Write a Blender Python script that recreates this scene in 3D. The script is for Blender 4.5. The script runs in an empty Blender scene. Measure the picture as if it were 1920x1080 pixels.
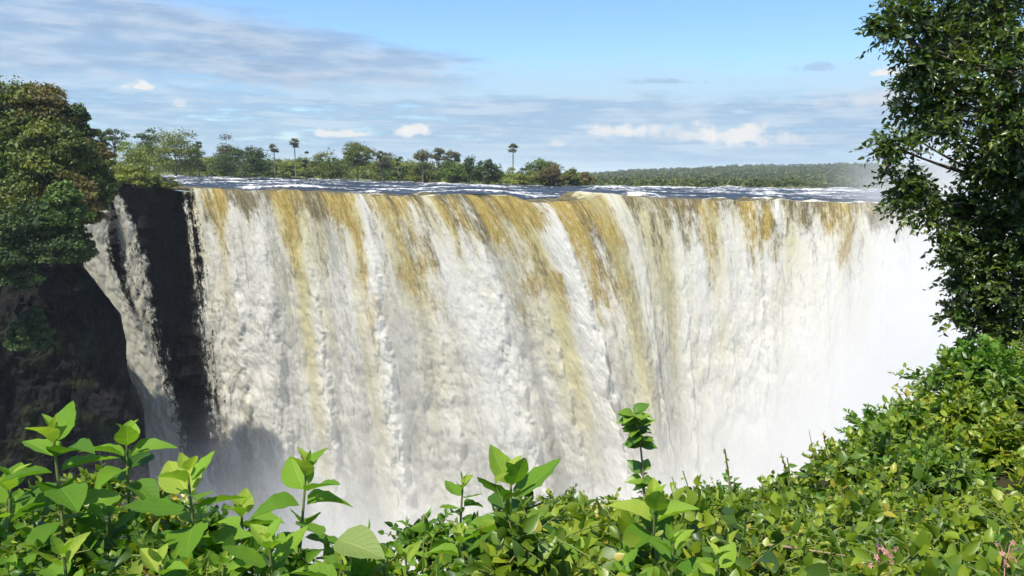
import bpy, math, random
import numpy as np
from mathutils import Vector, Matrix

random.seed(7)
RNG = np.random.default_rng(11)
scene = bpy.context.scene
COL = scene.collection

# ------------------------------------------------------------------ camera
FPX = 1493.0                       # focal length in pixels of a 1920 px wide picture
PITCH = math.atan((540 - 325) / FPX)
ROLL = 0.012
cam_d = bpy.data.cameras.new("camera")
cam_d.sensor_width = 36.0
cam_d.lens = 36.0 * FPX / 1920
cam_d.clip_start = 0.05
cam_d.clip_end = 30000
cam = bpy.data.objects.new("camera", cam_d)
COL.objects.link(cam)
cp, sp = math.cos(PITCH), math.sin(PITCH)
right0, up0, fwd = Vector((1, 0, 0)), Vector((0, sp, cp)), Vector((0, cp, -sp))
# a small clockwise tilt of the horizon
cr, sr = math.cos(ROLL), math.sin(ROLL)
right = right0 * cr + up0 * sr
up = up0 * cr - right0 * sr
cam.matrix_world = Matrix((( right.x, up.x, -fwd.x, 0), (right.y, up.y, -fwd.y, 0), (right.z, up.z, -fwd.z, 0), (0, 0, 0, 1)))
scene.camera = cam
RV, UV_, FV = np.array(right), np.array(up), np.array(fwd)


def P(x, y, D):
    """world point seen at photo pixel (x, y), D metres ahead of the viewpoint (eye at the origin)"""
    x, y, D = np.asarray(x, float), np.asarray(y, float), np.asarray(D, float)
    d = ((x - 960) / FPX)[..., None] * RV - ((y - 540) / FPX)[..., None] * UV_ + FV
    return d * (D / d[..., 1])[..., None]


def sstep(a, b, x):
    t = np.clip((np.asarray(x, float) - a) / (b - a), 0, 1)
    return t * t * (3 - 2 * t)


# ------------------------------------------------------------------ light
SUN = Vector((-0.28, -0.38, 0.88)).normalized()       # towards the sun: from the left, a little behind the viewer
SUN_EL = math.asin(SUN.z)
SUN_AZ = math.atan2(SUN.x, SUN.y)
sl = bpy.data.lights.new("sun", 'SUN')
sl.energy = 5.0
sl.angle = math.radians(0.55)
sl.color = (1.0, 0.94, 0.83)
so = bpy.data.objects.new("sun", sl)
COL.objects.link(so)
so.rotation_euler = SUN.to_track_quat('Z', 'Y').to_euler()

scene.view_settings.view_transform = 'Standard'
scene.view_settings.look = 'None'
scene.view_settings.gamma = 1
scene.view_settings.exposure = 0.62
cy = scene.cycles
cy.max_bounces = 10
cy.diffuse_bounces = 3
cy.glossy_bounces = 2
cy.transmission_bounces = 4
cy.transparent_max_bounces = 12
cy.volume_bounces = 5
cy.volume_step_rate = 2.0
cy.volume_max_steps = 160
cy.use_adaptive_sampling = True
cy.adaptive_threshold = 0.02
cy.use_denoising = True
cy.sample_clamp_indirect = 6
cy.caustics_reflective = False
cy.caustics_refractive = False


class NT:
    """small helper to write node trees as expressions"""
    def __init__(self, tree):
        self.t = tree
        tree.nodes.clear()

    def n(self, typ, **kw):
        nd = self.t.nodes.new(typ)
        for k, v in kw.items():
            setattr(nd, k, v)
        return nd

    def put(self, sock, v):
        if v is None:
            return
        if isinstance(v, (int, float)):
            sock.default_value = v
        elif isinstance(v, (tuple, list)):
            sock.default_value = tuple(v) + ((1,) if len(v) == 3 and len(sock.default_value) == 4 else ())
        else:
            self.t.links.new(v, sock)

    def m(self, op, a, b=None, c=None, clamp=False):
        nd = self.n('ShaderNodeMath', operation=op, use_clamp=clamp)
        for i, v in enumerate((a, b, c)):
            self.put(nd.inputs[i], v)
        return nd.outputs[0]

    def add(self, a, b): return self.m('ADD', a, b)
    def sub(self, a, b): return self.m('SUBTRACT', a, b)
    def mul(self, a, b): return self.m('MULTIPLY', a, b)

    def ss(self, a, b, x):
        nd = self.n('ShaderNodeMapRange', interpolation_type='SMOOTHSTEP')
        self.put(nd.inputs['Value'], x)
        self.put(nd.inputs['From Min'], a)
        self.put(nd.inputs['From Max'], b)
        return nd.outputs[0]

    def lin(self, a, b, c, d, x):
        nd = self.n('ShaderNodeMapRange')
        self.put(nd.inputs['Value'], x)
        for k, v in (('From Min', a), ('From Max', b), ('To Min', c), ('To Max', d)):
            self.put(nd.inputs[k], v)
        return nd.outputs[0]

    def mix(self, f, a, b, blend='MIX'):
        nd = self.n('ShaderNodeMix', data_type='RGBA', blend_type=blend)
        self.put(nd.inputs[0], f)
        self.put(nd.inputs[6], a)
        self.put(nd.inputs[7], b)
        return nd.outputs[2]

    def xyz(self, x, y, z):
        nd = self.n('ShaderNodeCombineXYZ')
        for i, v in enumerate((x, y, z)):
            self.put(nd.inputs[i], v)
        return nd.outputs[0]

    def sep(self, v):
        nd = self.n('ShaderNodeSeparateXYZ')
        self.put(nd.inputs[0], v)
        return nd.outputs

    def noise(self, vec, scale=1.0, detail=4.0, rough=0.55, dist=0.0):
        nd = self.n('ShaderNodeTexNoise')
        self.put(nd.inputs['Vector'], vec)
        nd.inputs['Scale'].default_value = scale
        nd.inputs['Detail'].default_value = detail
        nd.inputs['Roughness'].default_value = rough
        nd.inputs['Distortion'].default_value = dist
        return nd.outputs[0]

    def attr(self, name):
        return self.n('ShaderNodeAttribute', attribute_name=name).outputs['Fac']

    def vscale(self, vec, s):
        nd = self.n('ShaderNodeVectorMath', operation='MULTIPLY')
        self.put(nd.inputs[0], vec)
        nd.inputs[1].default_value = s
        return nd.outputs[0]

    def bump(self, h, strength=0.5, dist=0.1, normal=None):
        nd = self.n('ShaderNodeBump')
        nd.inputs['Strength'].default_value = strength
        nd.inputs['Distance'].default_value = dist
        self.put(nd.inputs['Height'], h)
        self.put(nd.inputs['Normal'], normal)
        return nd.outputs[0]


# ------------------------------------------------------------------ sky
SKY_S = 0.105
world = bpy.data.worlds.new("World")
scene.world = world
world.use_nodes = True
N = NT(world.node_tree)
sky = N.n('ShaderNodeTexSky', sky_type='NISHITA', sun_disc=False)
sky.sun_elevation = SUN_EL
sky.sun_rotation = SUN_AZ
sky.air_density = 1.0
sky.dust_density = 0.6
sky.ozone_density = 2.0
dirv = N.n('ShaderNodeTexCoord').outputs['Generated']
dx, dy, dz = N.sep(dirv)
az = N.m('ARCTAN2', dx, dy)
el = N.m('ARCSINE', dz)


def AZ(px): return math.atan((px - 960) / FPX)
def EL(y, px=960): return (325 + (px - 960) * 0.012 - y) / FPX * 0.985


warpv = N.xyz(N.mul(az, 5.0), N.mul(el, 26.0), 0.0)
wn = N.sub(N.noise(warpv, 1.0, 5, 0.6), 0.5)                 # wide streaks
wn2 = N.sub(N.noise(N.xyz(N.mul(az, 16.0), N.mul(el, 60.0), 3.1), 1.0, 5, 0.6), 0.5)
puffn = N.sub(N.noise(N.xyz(N.mul(az, 42.0), N.mul(el, 60.0), 7.7), 1.0, 5, 0.62), 0.5)
elw = N.add(el, N.add(N.mul(wn, 0.055), N.mul(wn2, 0.022)))
base = N.mix(1.0, sky.outputs[0], (0.84, 1.06, 1.26), 'MULTIPLY')
K = 1.0 / SKY_S / 1.68


def lc(r, g, b):
    f = lambda c: ((c / 255 + 0.055) / 1.055) ** 2.4 if c > 10 else c / 3294
    return (f(r) * K, f(g) * K, f(b) * K)


def dens(x, lo, hi, amt):
    return N.mul(N.ss(lo, hi, x), amt)


c = base
# thin pale cirrus over the middle and right
pale = N.mul(N.ss(EL(95), EL(165), elw), N.ss(0.0, 0.35, N.add(N.lin(AZ(350), AZ(1150), 0.0, 0.5, az), N.mul(wn, 1.2))))
c = N.mix(N.mul(pale, 0.78), c, lc(200, 229, 250))
# second, lower layer: soft blue grey, in long layers
stk = N.sub(N.noise(N.xyz(N.mul(az, 7.0), N.mul(el, 95.0), 1.7), 1.0, 5, 0.6), 0.5)
low = N.mul(N.ss(EL(168), EL(200), N.add(elw, N.mul(stk, 0.012))), N.ss(0.22, 0.58, N.add(N.add(0.62, wn2), N.add(N.mul(wn, 0.5), N.mul(stk, 1.1)))))
c = N.mix(N.mul(low, 0.85), c, N.mix(N.ss(-0.12, 0.16, N.add(stk, N.mul(wn2, 0.6))), lc(160, 194, 230), lc(204, 224, 244)))
glow = N.mul(N.ss(EL(265), EL(318), el), 0.55)
c = N.mix(glow, c, lc(190, 222, 246))
# long lavender-grey bank on the left
topl = N.lin(AZ(0), AZ(890), EL(-6, 0), EL(116, 890), az)
botl = N.lin(AZ(0), AZ(890), EL(185, 0), EL(168, 890), az)
elb = N.add(elw, N.mul(stk, 0.022))
bank = N.mul(N.mul(N.ss(-0.012, 0.016, N.sub(topl, elb)), N.ss(-0.012, 0.018, N.sub(elb, botl))),
             N.ss(0.0, 0.06, N.sub(AZ(925), N.add(az, N.add(N.mul(wn2, 0.12), N.mul(stk, 0.12))))))
bankc = N.mix(N.ss(-0.16, 0.2, N.add(N.mul(stk, 0.6), N.add(wn2, N.mul(wn, 0.4)))), lc(162, 189, 222), lc(203, 220, 240))
c = N.mix(N.mul(bank, N.lin(-0.25, 0.15, 0.62, 1.0, N.add(wn, N.mul(stk, 0.4)))), c, bankc)


def puff(px, y, rx, ry, col, amt, edge=0.35, nz=1.5, flat=True):
    global c
    u = N.m('DIVIDE', N.sub(az, AZ(px)), rx / FPX)
    v = N.m('DIVIDE', N.sub(el, EL(y, px)), ry / FPX)
    if flat:      # flatter underside
        v = N.m('MULTIPLY', v, N.lin(-0.2, 0.2, 1.7, 0.9, v))
    r = N.m('SQRT', N.add(N.mul(u, u), N.mul(v, v)))
    k = N.ss(0.0, edge, N.add(N.sub(0.85, r), N.mul(puffn, nz)))
    c = N.mix(N.mul(k, amt), c, col)


WH, CR, GR = lc(253, 252, 251), lc(238, 242, 247), lc(150, 176, 212)
puff(1230, 161, 90, 9, GR, 0.45, .6, 2.4)
puff(1505, 146, 54, 12, lc(172, 196, 226), 0.55, .6, 2.4)
puff(1290, 250, 260, 34, lc(203, 222, 240), 0.6, 0.9)
puff(1250, 300, 320, 12, lc(150, 190, 228), 0.4, 0.9)
puff(1150, 248, 95, 22, WH, 0.9, 0.7, 2.4)
puff(1270, 258, 110, 28, CR, 0.8, 0.8, 2.4)
puff(1365, 262, 95, 38, WH, 0.95, 0.7, 2.4)
puff(1470, 268, 80, 24, CR, 0.75, .8, 2.4)
puff(1640, 205, 140, 34, lc(226, 234, 244), 0.85, 0.8, 2.2)
puff(1640, 160, 44, 12, WH, 0.98, .5, 2.2)
puff(768, 249, 42, 20, WH, 0.98, .5, 2.4)
puff(650, 254, 70, 12, WH, 0.85, .6, 2.6)
puff(276, 181, 34, 11, WH, 0.95, .5, 2.4)
puff(530, 262, 40, 9, CR, 0.5, .6, 2.4)
puff(345, 208, 16, 13, CR, 0.6)
puff(1040, 272, 24, 11, CR, 0.7)
puff(745, 165, 170, 16, lc(208, 230, 248), 0.5, 0.8)
bg = N.n('ShaderNodeBackground')
N.put(bg.inputs['Color'], c)
bg.inputs['Strength'].default_value = SKY_S
wo = N.n('ShaderNodeOutputWorld')
N.t.links.new(bg.outputs[0], wo.inputs['Surface'])

# ------------------------------------------------------------------ noise in numpy
_perm = np.random.default_rng(5).permutation(256)
_perm = np.concatenate([_perm, _perm, _perm])
_g3 = np.random.default_rng(6).normal(size=(256, 3))
_g3 /= np.linalg.norm(_g3, axis=1)[:, None]


def pnoise(x, y, z=0.0):
    x, y, z = np.broadcast_arrays(np.asarray(x, float), np.asarray(y, float), np.asarray(z, float))
    xi, yi, zi = np.floor(x).astype(int), np.floor(y).astype(int), np.floor(z).astype(int)
    xf, yf, zf = x - xi, y - yi, z - zi
    xi, yi, zi = xi & 255, yi & 255, zi & 255
    f = lambda t: t * t * t * (t * (t * 6 - 15) + 10)
    u, v, w = f(xf), f(yf), f(zf)
    out = 0
    for a in (0, 1):
        for b in (0, 1):
            for cc in (0, 1):
                g = _g3[_perm[_perm[_perm[xi + a] + yi + b] + zi + cc]]
                d = g[..., 0] * (xf - a) + g[..., 1] * (yf - b) + g[..., 2] * (zf - cc)
                out = out + d * (u if a else 1 - u) * (v if b else 1 - v) * (w if cc else 1 - w)
    return out * 1.5


def fbm(x, y, z=0.0, o=4, gain=0.5):
    r, a, s = 0, 1.0, 1.0
    for i in range(o):
        r = r + a * pnoise(x * s + 17.3 * i, y * s - 9.1 * i, np.asarray(z) * s + 3.7 * i)
        a *= gain
        s *= 2.03
    return r


def billow(x, y, z=0.0, o=4, gain=0.5):
    r, a, s = 0, 1.0, 1.0
    for i in range(o):
        r = r + a * np.abs(pnoise(x * s + 17.3 * i, y * s - 9.1 * i, np.asarray(z) * s + 3.7 * i))
        a *= gain
        s *= 2.03
    return r


# ------------------------------------------------------------------ mesh helpers
def mesh_obj(name, verts, faces, mat, parent=None, attrs=None, uv=None, smooth=True):
    """faces: (n, k) int array"""
    verts = np.ascontiguousarray(verts, dtype=np.float32).reshape(-1, 3)
    faces = np.ascontiguousarray(faces, dtype=np.int32)
    me = bpy.data.meshes.new(name)
    nf, k = faces.shape
    me.vertices.add(len(verts))
    me.vertices.foreach_set('co', verts.ravel())
    me.loops.add(nf * k)
    me.loops.foreach_set('vertex_index', faces.ravel())
    me.polygons.add(nf)
    me.polygons.foreach_set('loop_start', np.arange(0, nf * k, k, dtype=np.int32))
    me.polygons.foreach_set('use_smooth', np.full(nf, smooth))
    me.update(calc_edges=True)
    for an, av in (attrs or {}).items():
        at = me.attributes.new(an, 'FLOAT', 'POINT')
        at.data.foreach_set('value', np.ascontiguousarray(av, dtype=np.float32).ravel())
    if uv is not None:
        ul = me.uv_layers.new(name='uv')
        ul.data.foreach_set('uv', np.ascontiguousarray(uv, dtype=np.float32)[faces.ravel()].ravel())
    if mat is not None:
        me.materials.append(mat)
    o = bpy.data.objects.new(name, me)
    COL.objects.link(o)
    if parent is not None:
        o.parent = parent
    return o


def grid_faces(nr, nc, wrap=False):
    i, j = np.meshgrid(np.arange(nr - 1), np.arange(nc - (0 if wrap else 1)), indexing='ij')
    j2 = (j + 1) % nc
    return np.stack([i * nc + j, i * nc + j2, (i + 1) * nc + j2, (i + 1) * nc + j], -1).reshape(-1, 4)


class Geo:
    """collects pieces of quads"""
    def __init__(self):
        self.v, self.f, self.n, self.r, self.u = [], [], 0, [], []

    def add(self, v, f, r=0.5, uv=None):
        v = np.asarray(v, float).reshape(-1, 3)
        self.v.append(v)
        self.f.append(np.asarray(f) + self.n)
        self.r.append(np.broadcast_to(np.asarray(r, float), (len(v),)))
        self.u.append(np.zeros((len(v), 2)) if uv is None else uv)
        self.n += len(v)

    def tube(self, pts, rad, seg=6, r=0.5):
        pts = np.asarray(pts, float)
        rad = np.broadcast_to(np.asarray(rad, float), (len(pts),))
        tan = np.gradient(pts, axis=0)
        tan /= np.linalg.norm(tan, axis=1)[:, None] + 1e-9
        ref = np.array([0.3, 0.9, 0.1]) if abs(tan[0, 2]) > 0.7 else np.array([0, 0, 1.0])
        a = np.cross(tan, ref)
        a /= np.linalg.norm(a, axis=1)[:, None] + 1e-9
        b = np.cross(tan, a)
        th = np.arange(seg) / seg * 2 * math.pi
        v = pts[:, None] + rad[:, None, None] * (np.cos(th)[None, :, None] * a[:, None] + np.sin(th)[None, :, None] * b[:, None])
        self.add(v, grid_faces(len(pts), seg, True), r)

    def build(self, name, mat, parent=None):
        return mesh_obj(name, np.concatenate(self.v), np.concatenate(self.f), mat, parent,
                        {'rnd': np.concatenate(self.r)}, np.concatenate(self.u))


def thing(name, label, cat, loc, group=None):
    o = bpy.data.objects.new(name, None)
    COL.objects.link(o)
    o.location = loc
    o.empty_display_size = 0.2
    o['label'], o['category'] = label, cat
    if group:
        o['group'] = group
    return o


def tag(o, label, cat, group=None, kind=None):
    o['label'], o['category'] = label, cat
    if group:
        o['group'] = group
    if kind:
        o['kind'] = kind
    return o


# ------------------------------------------------------------------ materials
def mat(name):
    m = bpy.data.materials.new(name)
    m.use_nodes = True
    n = NT(m.node_tree)
    return m, n


def finish(n, shader, vol=None):
    o = n.n('ShaderNodeOutputMaterial')
    if shader is not None:
        n.t.links.new(shader, o.inputs['Surface'])
    if vol is not None:
        n.t.links.new(vol, o.inputs['Volume'])


def principled(n, col, rough=0.6, spec=0.5, normal=None):
    p = n.n('ShaderNodeBsdfPrincipled')
    n.put(p.inputs['Base Color'], col)
    n.put(p.inputs['Roughness'], rough)
    n.put(p.inputs['Specular IOR Level'], spec)
    n.put(p.inputs['Normal'], normal)
    return p.outputs[0]


def mixsh(n, f, a, b):
    nd = n.n('ShaderNodeMixShader')
    n.put(nd.inputs[0], f)
    n.t.links.new(a, nd.inputs[1])
    n.t.links.new(b, nd.inputs[2])
    return nd.outputs[0]


def ramp(n, f, stops):
    nd = n.n('ShaderNodeValToRGB')
    e = nd.color_ramp.elements
    while len(e) < len(stops):
        e.new(0.5)
    for k, (p, col) in enumerate(stops):
        e[k].position = p
        e[k].color = tuple(col) + (1,)
    n.put(nd.inputs[0], f)
    return nd.outputs[0]


def leaf_mat(name, stops, trans=0.35, rough=0.42, spec=0.45, veins=False):
    m, n = mat(name)
    r = n.attr('rnd')
    co = n.n('ShaderNodeTexCoord').outputs['Object']
    col = ramp(n, r, stops)
    nv = n.noise(co, 9.0, 3)
    col = n.mix(n.lin(0.3, 0.7, 0.0, 0.5, nv), col, n.mix(1.0, col, (1.25, 1.12, 0.8), 'MULTIPLY'))
    nrm = None
    if veins:
        uvv = n.n('ShaderNodeUVMap', uv_map='uv').outputs[0]
        ux, uy, _ = n.sep(uvv)
        ax = n.m('ABSOLUTE', ux)
        # side veins sweep forward from the midrib
        ph = n.m('FRACT', n.sub(n.mul(uy, 8.0), n.mul(ax, 2.6)))
        vein = n.m('ABSOLUTE', n.sub(ph, 0.5))
        vein = n.ss(0.40, 0.5, vein)
        mid = n.ss(0.09, 0.0, ax)
        vm = n.m('MAXIMUM', n.mul(vein, 0.6), mid)
        col = n.mix(n.mul(vm, 0.45), col, n.mix(1.0, col, (1.7, 1.45, 1.6), 'MULTIPLY'))
        nrm = n.bump(n.add(n.mul(vm, -0.7), n.mul(n.noise(co, 60.0, 3), 0.35)), 0.55, 0.004)
        bs = n.ss(0.62, 0.74, n.noise(co, 31.0, 2))
        col = n.mix(n.mul(bs, 0.25), col, (0.16, 0.14, 0.03))
    p = principled(n, col, rough, spec, nrm)
    t = n.n('ShaderNodeBsdfTranslucent')
    n.put(t.inputs['Color'], n.mix(1.0, col, (1.5, 1.55, 0.7), 'MULTIPLY'))
    n.put(t.inputs['Normal'], nrm)
    finish(n, mixsh(n, trans, p, t.outputs[0]))
    return m


def bark_mat(name, col, col2):
    m, n = mat(name)
    co = n.n('ShaderNodeTexCoord').outputs['Object']
    k = n.noise(n.vscale(co, (6, 6, 1.4)), 3.0, 5)
    finish(n, principled(n, n.mix(k, col, col2), 0.85, 0.2, n.bump(k, 0.6, 0.02)))
    return m


M_BARK = bark_mat('bark', (0.06, 0.045, 0.032), (0.16, 0.13, 0.10))
M_BARK_FAR = bark_mat('pale_bark', (0.16, 0.13, 0.10), (0.30, 0.26, 0.21))
M_STEM = bark_mat('green_stem', (0.09, 0.12, 0.03), (0.17, 0.19, 0.06))
M_DRY = bark_mat('dry_stem', (0.17, 0.12, 0.07), (0.32, 0.25, 0.16))
M_BIGLEAF = leaf_mat('broad_leaf', [(0.0, (0.045, 0.115, 0.014)), (0.35, (0.095, 0.21, 0.018)), (0.75, (0.175, 0.315, 0.03)), (0.93, (0.27, 0.36, 0.05)), (1.0, (0.33, 0.24, 0.05))], 0.42, 0.6, 0.22, True)
M_PALELEAF = leaf_mat('pale_leaf', [(0.0, (0.13, 0.19, 0.05)), (1.0, (0.19, 0.26, 0.07))], 0.3, 0.6, 0.3, True)
M_SHRUB = leaf_mat('shrub_leaf', [(0.0, (0.035, 0.075, 0.012)), (0.35, (0.09, 0.165, 0.015)), (0.7, (0.19, 0.265, 0.018)), (0.92, (0.28, 0.31, 0.03)), (1.0, (0.36, 0.31, 0.05))], 0.36, 0.4, 0.45)
M_SHRUBGREEN = leaf_mat('fresh_shrub_leaf', [(0.0, (0.03, 0.08, 0.012)), (0.5, (0.085, 0.19, 0.018)), (1.0, (0.18, 0.29, 0.03))], 0.36, 0.4, 0.45)
M_TREELEAF = leaf_mat('glossy_tree_leaf', [(0.0, (0.026, 0.052, 0.012)), (0.5, (0.058, 0.105, 0.018)), (0.9, (0.115, 0.16, 0.026)), (1.0, (0.20, 0.24, 0.03))], 0.32, 0.33, 0.55)
FAR = {
    'dark': leaf_mat('dark_crown', [(0, (0.020, 0.042, 0.013)), (1, (0.065, 0.11, 0.026))], 0.15, 0.6, 0.25),
    'olive': leaf_mat('olive_crown', [(0, (0.06, 0.09, 0.018)), (1, (0.16, 0.19, 0.04))], 0.2, 0.6, 0.25),
    'green': leaf_mat('green_crown', [(0, (0.045, 0.09, 0.018)), (1, (0.12, 0.18, 0.034))], 0.2, 0.6, 0.25),
    'yellow': leaf_mat('yellow_green_crown', [(0, (0.11, 0.15, 0.025)), (1, (0.23, 0.27, 0.05))], 0.22, 0.6, 0.25),
    'brown': leaf_mat('brown_crown', [(0, (0.09, 0.075, 0.03)), (1, (0.19, 0.15, 0.065))], 0.2, 0.7, 0.2),
    'grey': leaf_mat('grey_crown', [(0, (0.07, 0.08, 0.045)), (1, (0.15, 0.16, 0.09))], 0.2, 0.7, 0.2),
    'bank': leaf_mat('cliff_tree_leaf', [(0, (0.028, 0.050, 0.010)), (0.55, (0.085, 0.12, 0.018)), (1, (0.18, 0.205, 0.032))], 0.2, 0.55, 0.3),
    'bankgreen': leaf_mat('cliff_green_leaf', [(0, (0.03, 0.07, 0.012)), (1, (0.11, 0.18, 0.027))], 0.2, 0.55, 0.3),
    'bankbrown': leaf_mat('cliff_brown_leaf', [(0, (0.07, 0.06, 0.018)), (1, (0.17, 0.145, 0.04))], 0.2, 0.6, 0.25),
}


def rock_mat(name, c0, c1, moss=0.0):
    m, n = mat(name)
    co = n.n('ShaderNodeTexCoord').outputs['Object']
    big = n.noise(n.vscale(co, (1, 1, 0.35)), 0.22, 6, 0.65)
    fine = n.noise(n.vscale(co, (1, 1, 0.5)), 1.1, 6, 0.7)
    col = n.mix(n.ss(0.3, 0.7, big), c0, c1)
    if moss:
        ms = n.ss(0.52, 0.66, n.noise(co, 0.16, 5, 0.65))
        col = n.mix(n.mul(ms, moss), col, (0.025, 0.035, 0.010))
    finish(n, principled(n, col, 0.6, 0.14, n.bump(n.add(fine, n.mul(big, 2.0)), 0.9, 0.8)))
    return m


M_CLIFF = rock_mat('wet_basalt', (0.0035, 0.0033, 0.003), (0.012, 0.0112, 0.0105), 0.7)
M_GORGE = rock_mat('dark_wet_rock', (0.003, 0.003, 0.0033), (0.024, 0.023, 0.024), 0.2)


def soil_mat():
    m, n = mat('dark_soil')
    co = n.n('ShaderNodeTexCoord').outputs['Object']
    k = n.noise(co, 2.0, 6, 0.7)
    finish(n, principled(n, n.mix(k, (0.015, 0.018, 0.008), (0.05, 0.045, 0.022)), 0.95, 0.1, n.bump(k, 0.8, 0.1)))
    return m


def grass_ground_mat():
    m, n = mat('bank_ground')
    co = n.n('ShaderNodeTexCoord').outputs['Object']
    k = n.noise(co, 0.06, 6, 0.7)
    finish(n, principled(n, n.mix(k, (0.06, 0.085, 0.02), (0.13, 0.14, 0.04)), 0.95, 0.1))
    return m


M_SOIL = soil_mat()
M_PLAIN = grass_ground_mat()


def river_mat():
    m, n = mat('river_water')
    co = n.n('ShaderNodeTexCoord').outputs['Object']
    foam = n.attr('foam')
    k = n.noise(n.vscale(co, (1.0, 0.35, 1.0)), 0.8, 7, 0.78)
    f = n.ss(0.30, 0.90, n.add(foam, n.mul(n.sub(k, 0.5), 1.9)))
    rip = n.noise(n.vscale(co, (1.0, 0.5, 1.0)), 0.9, 5, 0.65)
    col = n.mix(f, (0.024, 0.028, 0.032), (0.80, 0.80, 0.78))
    finish(n, principled(n, col, n.lin(0, 1, 0.4, 0.7, f), n.lin(0, 1, 0.2, 0.2, f), n.bump(rip, 0.8, 0.5)))
    return m


def falls_mat(name='falling_water'):
    m, n = mat(name)
    uvv = n.n('ShaderNodeUVMap', uv_map='uv').outputs[0]
    ux, uy, _ = n.sep(uvv)                  # metres along the brink, metres fallen
    amber, foam, olive, veil, painted_light = n.attr('amber'), n.attr('foam'), n.attr('olive'), n.attr('veil'), n.attr('painted_light')
    st = n.noise(n.xyz(n.mul(ux, 1.5), n.mul(uy, 0.16), 0.0), 1.0, 6, 0.72)       # long threads
    st2 = n.noise(n.xyz(n.mul(ux, 3.2), n.mul(uy, 0.55), 4.0), 1.0, 6, 0.75)
    cl = n.noise(n.xyz(n.mul(ux, 0.55), n.mul(uy, 0.27), 9.0), 1.0, 8, 0.78, 0.8)   # tumbling foam
    spk = n.noise(n.xyz(n.mul(ux, 1.6), n.mul(uy, 0.90), 2.0), 1.0, 6, 0.82, 0.6)
    thread = n.sub(n.add(n.mul(st, 0.55), n.mul(st2, 0.45)), 0.5)
    lump = n.sub(n.add(n.mul(cl, 0.5), n.mul(spk, 0.5)), 0.5)
    f = n.ss(0.12, 0.82, n.add(foam, n.add(n.mul(thread, 1.9), n.mul(lump, 1.7))))
    am = n.ss(0.25, 0.75, n.add(amber, n.add(n.mul(thread, 1.2), n.mul(lump, 0.8))))
    water = n.mix(am, (0.16, 0.125, 0.045), (0.43, 0.30, 0.046))
    water = n.mix(n.mul(n.ss(0.46, 0.66, n.add(n.mul(st2, 0.6), n.mul(spk, 0.42))), 0.8), water, n.mix(am, (0.40, 0.36, 0.21), (0.78, 0.64, 0.27)))
    water = n.mix(n.mul(n.ss(0.46, 0.32, st), 0.6), water, (0.085, 0.058, 0.018))
    ol = n.ss(0.1, 0.95, n.add(olive, n.add(n.mul(thread, 0.9), n.mul(lump, 1.3))))
    white = n.mix(ol, (0.87, 0.855, 0.77), (0.71, 0.64, 0.315))
    # shade painted as grey beside the white plumes, broken up by foam speckle
    thin = n.ss(0.78, 0.12, n.add(painted_light, n.add(n.mul(lump, 2.6), n.mul(thread, 1.9))))  # mask of the painted shade
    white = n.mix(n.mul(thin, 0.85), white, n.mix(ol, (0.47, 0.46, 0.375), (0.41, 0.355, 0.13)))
    col = n.mix(f, water, white)
    h = n.add(n.mul(st, 0.25), n.add(n.mul(cl, 1.0), n.mul(spk, 0.7)))
    nrm = n.bump(h, 0.5, 0.8)
    p = principled(n, col, n.lin(0, 1, 0.3, 0.85, f), n.lin(0, 1, 0.5, 0.12, f), nrm)
    t = n.n('ShaderNodeBsdfTranslucent')
    n.put(t.inputs['Color'], col)
    sh = mixsh(n, 0.45, p, t.outputs[0])
    tr = n.n('ShaderNodeBsdfTransparent')
    a = n.ss(0.36, 0.66, n.add(n.mul(veil, 1.0), n.add(n.mul(thread, 0.9), n.mul(lump, 2.4))))
    finish(n, mixsh(n, a, tr.outputs[0], sh))
    return m


M_RIVER = river_mat()
M_FALLS = falls_mat()

# ------------------------------------------------------------------ the brink of the falls
LP = np.array([  # photo x, photo y, distance
    (296, 343, 172), (340, 350, 170), (415, 356, 168), (480, 358, 167), (560, 357, 166), (640, 361, 163), (720, 366, 161), (790, 369, 159),
    (870, 364, 159), (950, 368, 158), (1005, 380, 156), (1110, 374, 156), (1130, 364, 157), (1250, 373, 157), (1400, 375, 156), (1520, 378, 155),
    (1640, 382, 153), (1800, 388, 150), (2000, 395, 146), (2300, 404, 140)], float)
SH = np.array([(296, 55), (340, 60), (500, 92), (655, 98), (760, 150), (830, 180), (930, 200), (1005, 198), (1130, 148), (1250, 62), (1400, 24), (1640, 6), (2300, -30)], float)
G = 9.8


def hfun(d, tau=2.0):
    return (np.maximum(d, 0) + 0.8) ** 0.60 - 0.8 ** 0.60


def ipx(px, tab, k=1):
    return np.interp(px, tab[:, 0], tab[:, k])


def bumpf(px, c_, w_):
    return np.exp(-((px - c_) / w_) ** 2)


def strand(px, rightedge, width, soft=5.0):
    """saw-tooth: rises slowly from the left, drops sharply at the right edge"""
    t = (px - (rightedge - width)) / width
    return np.clip(t, 0, 1) ** 0.8 * sstep(rightedge + soft, rightedge - soft, px)


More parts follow.
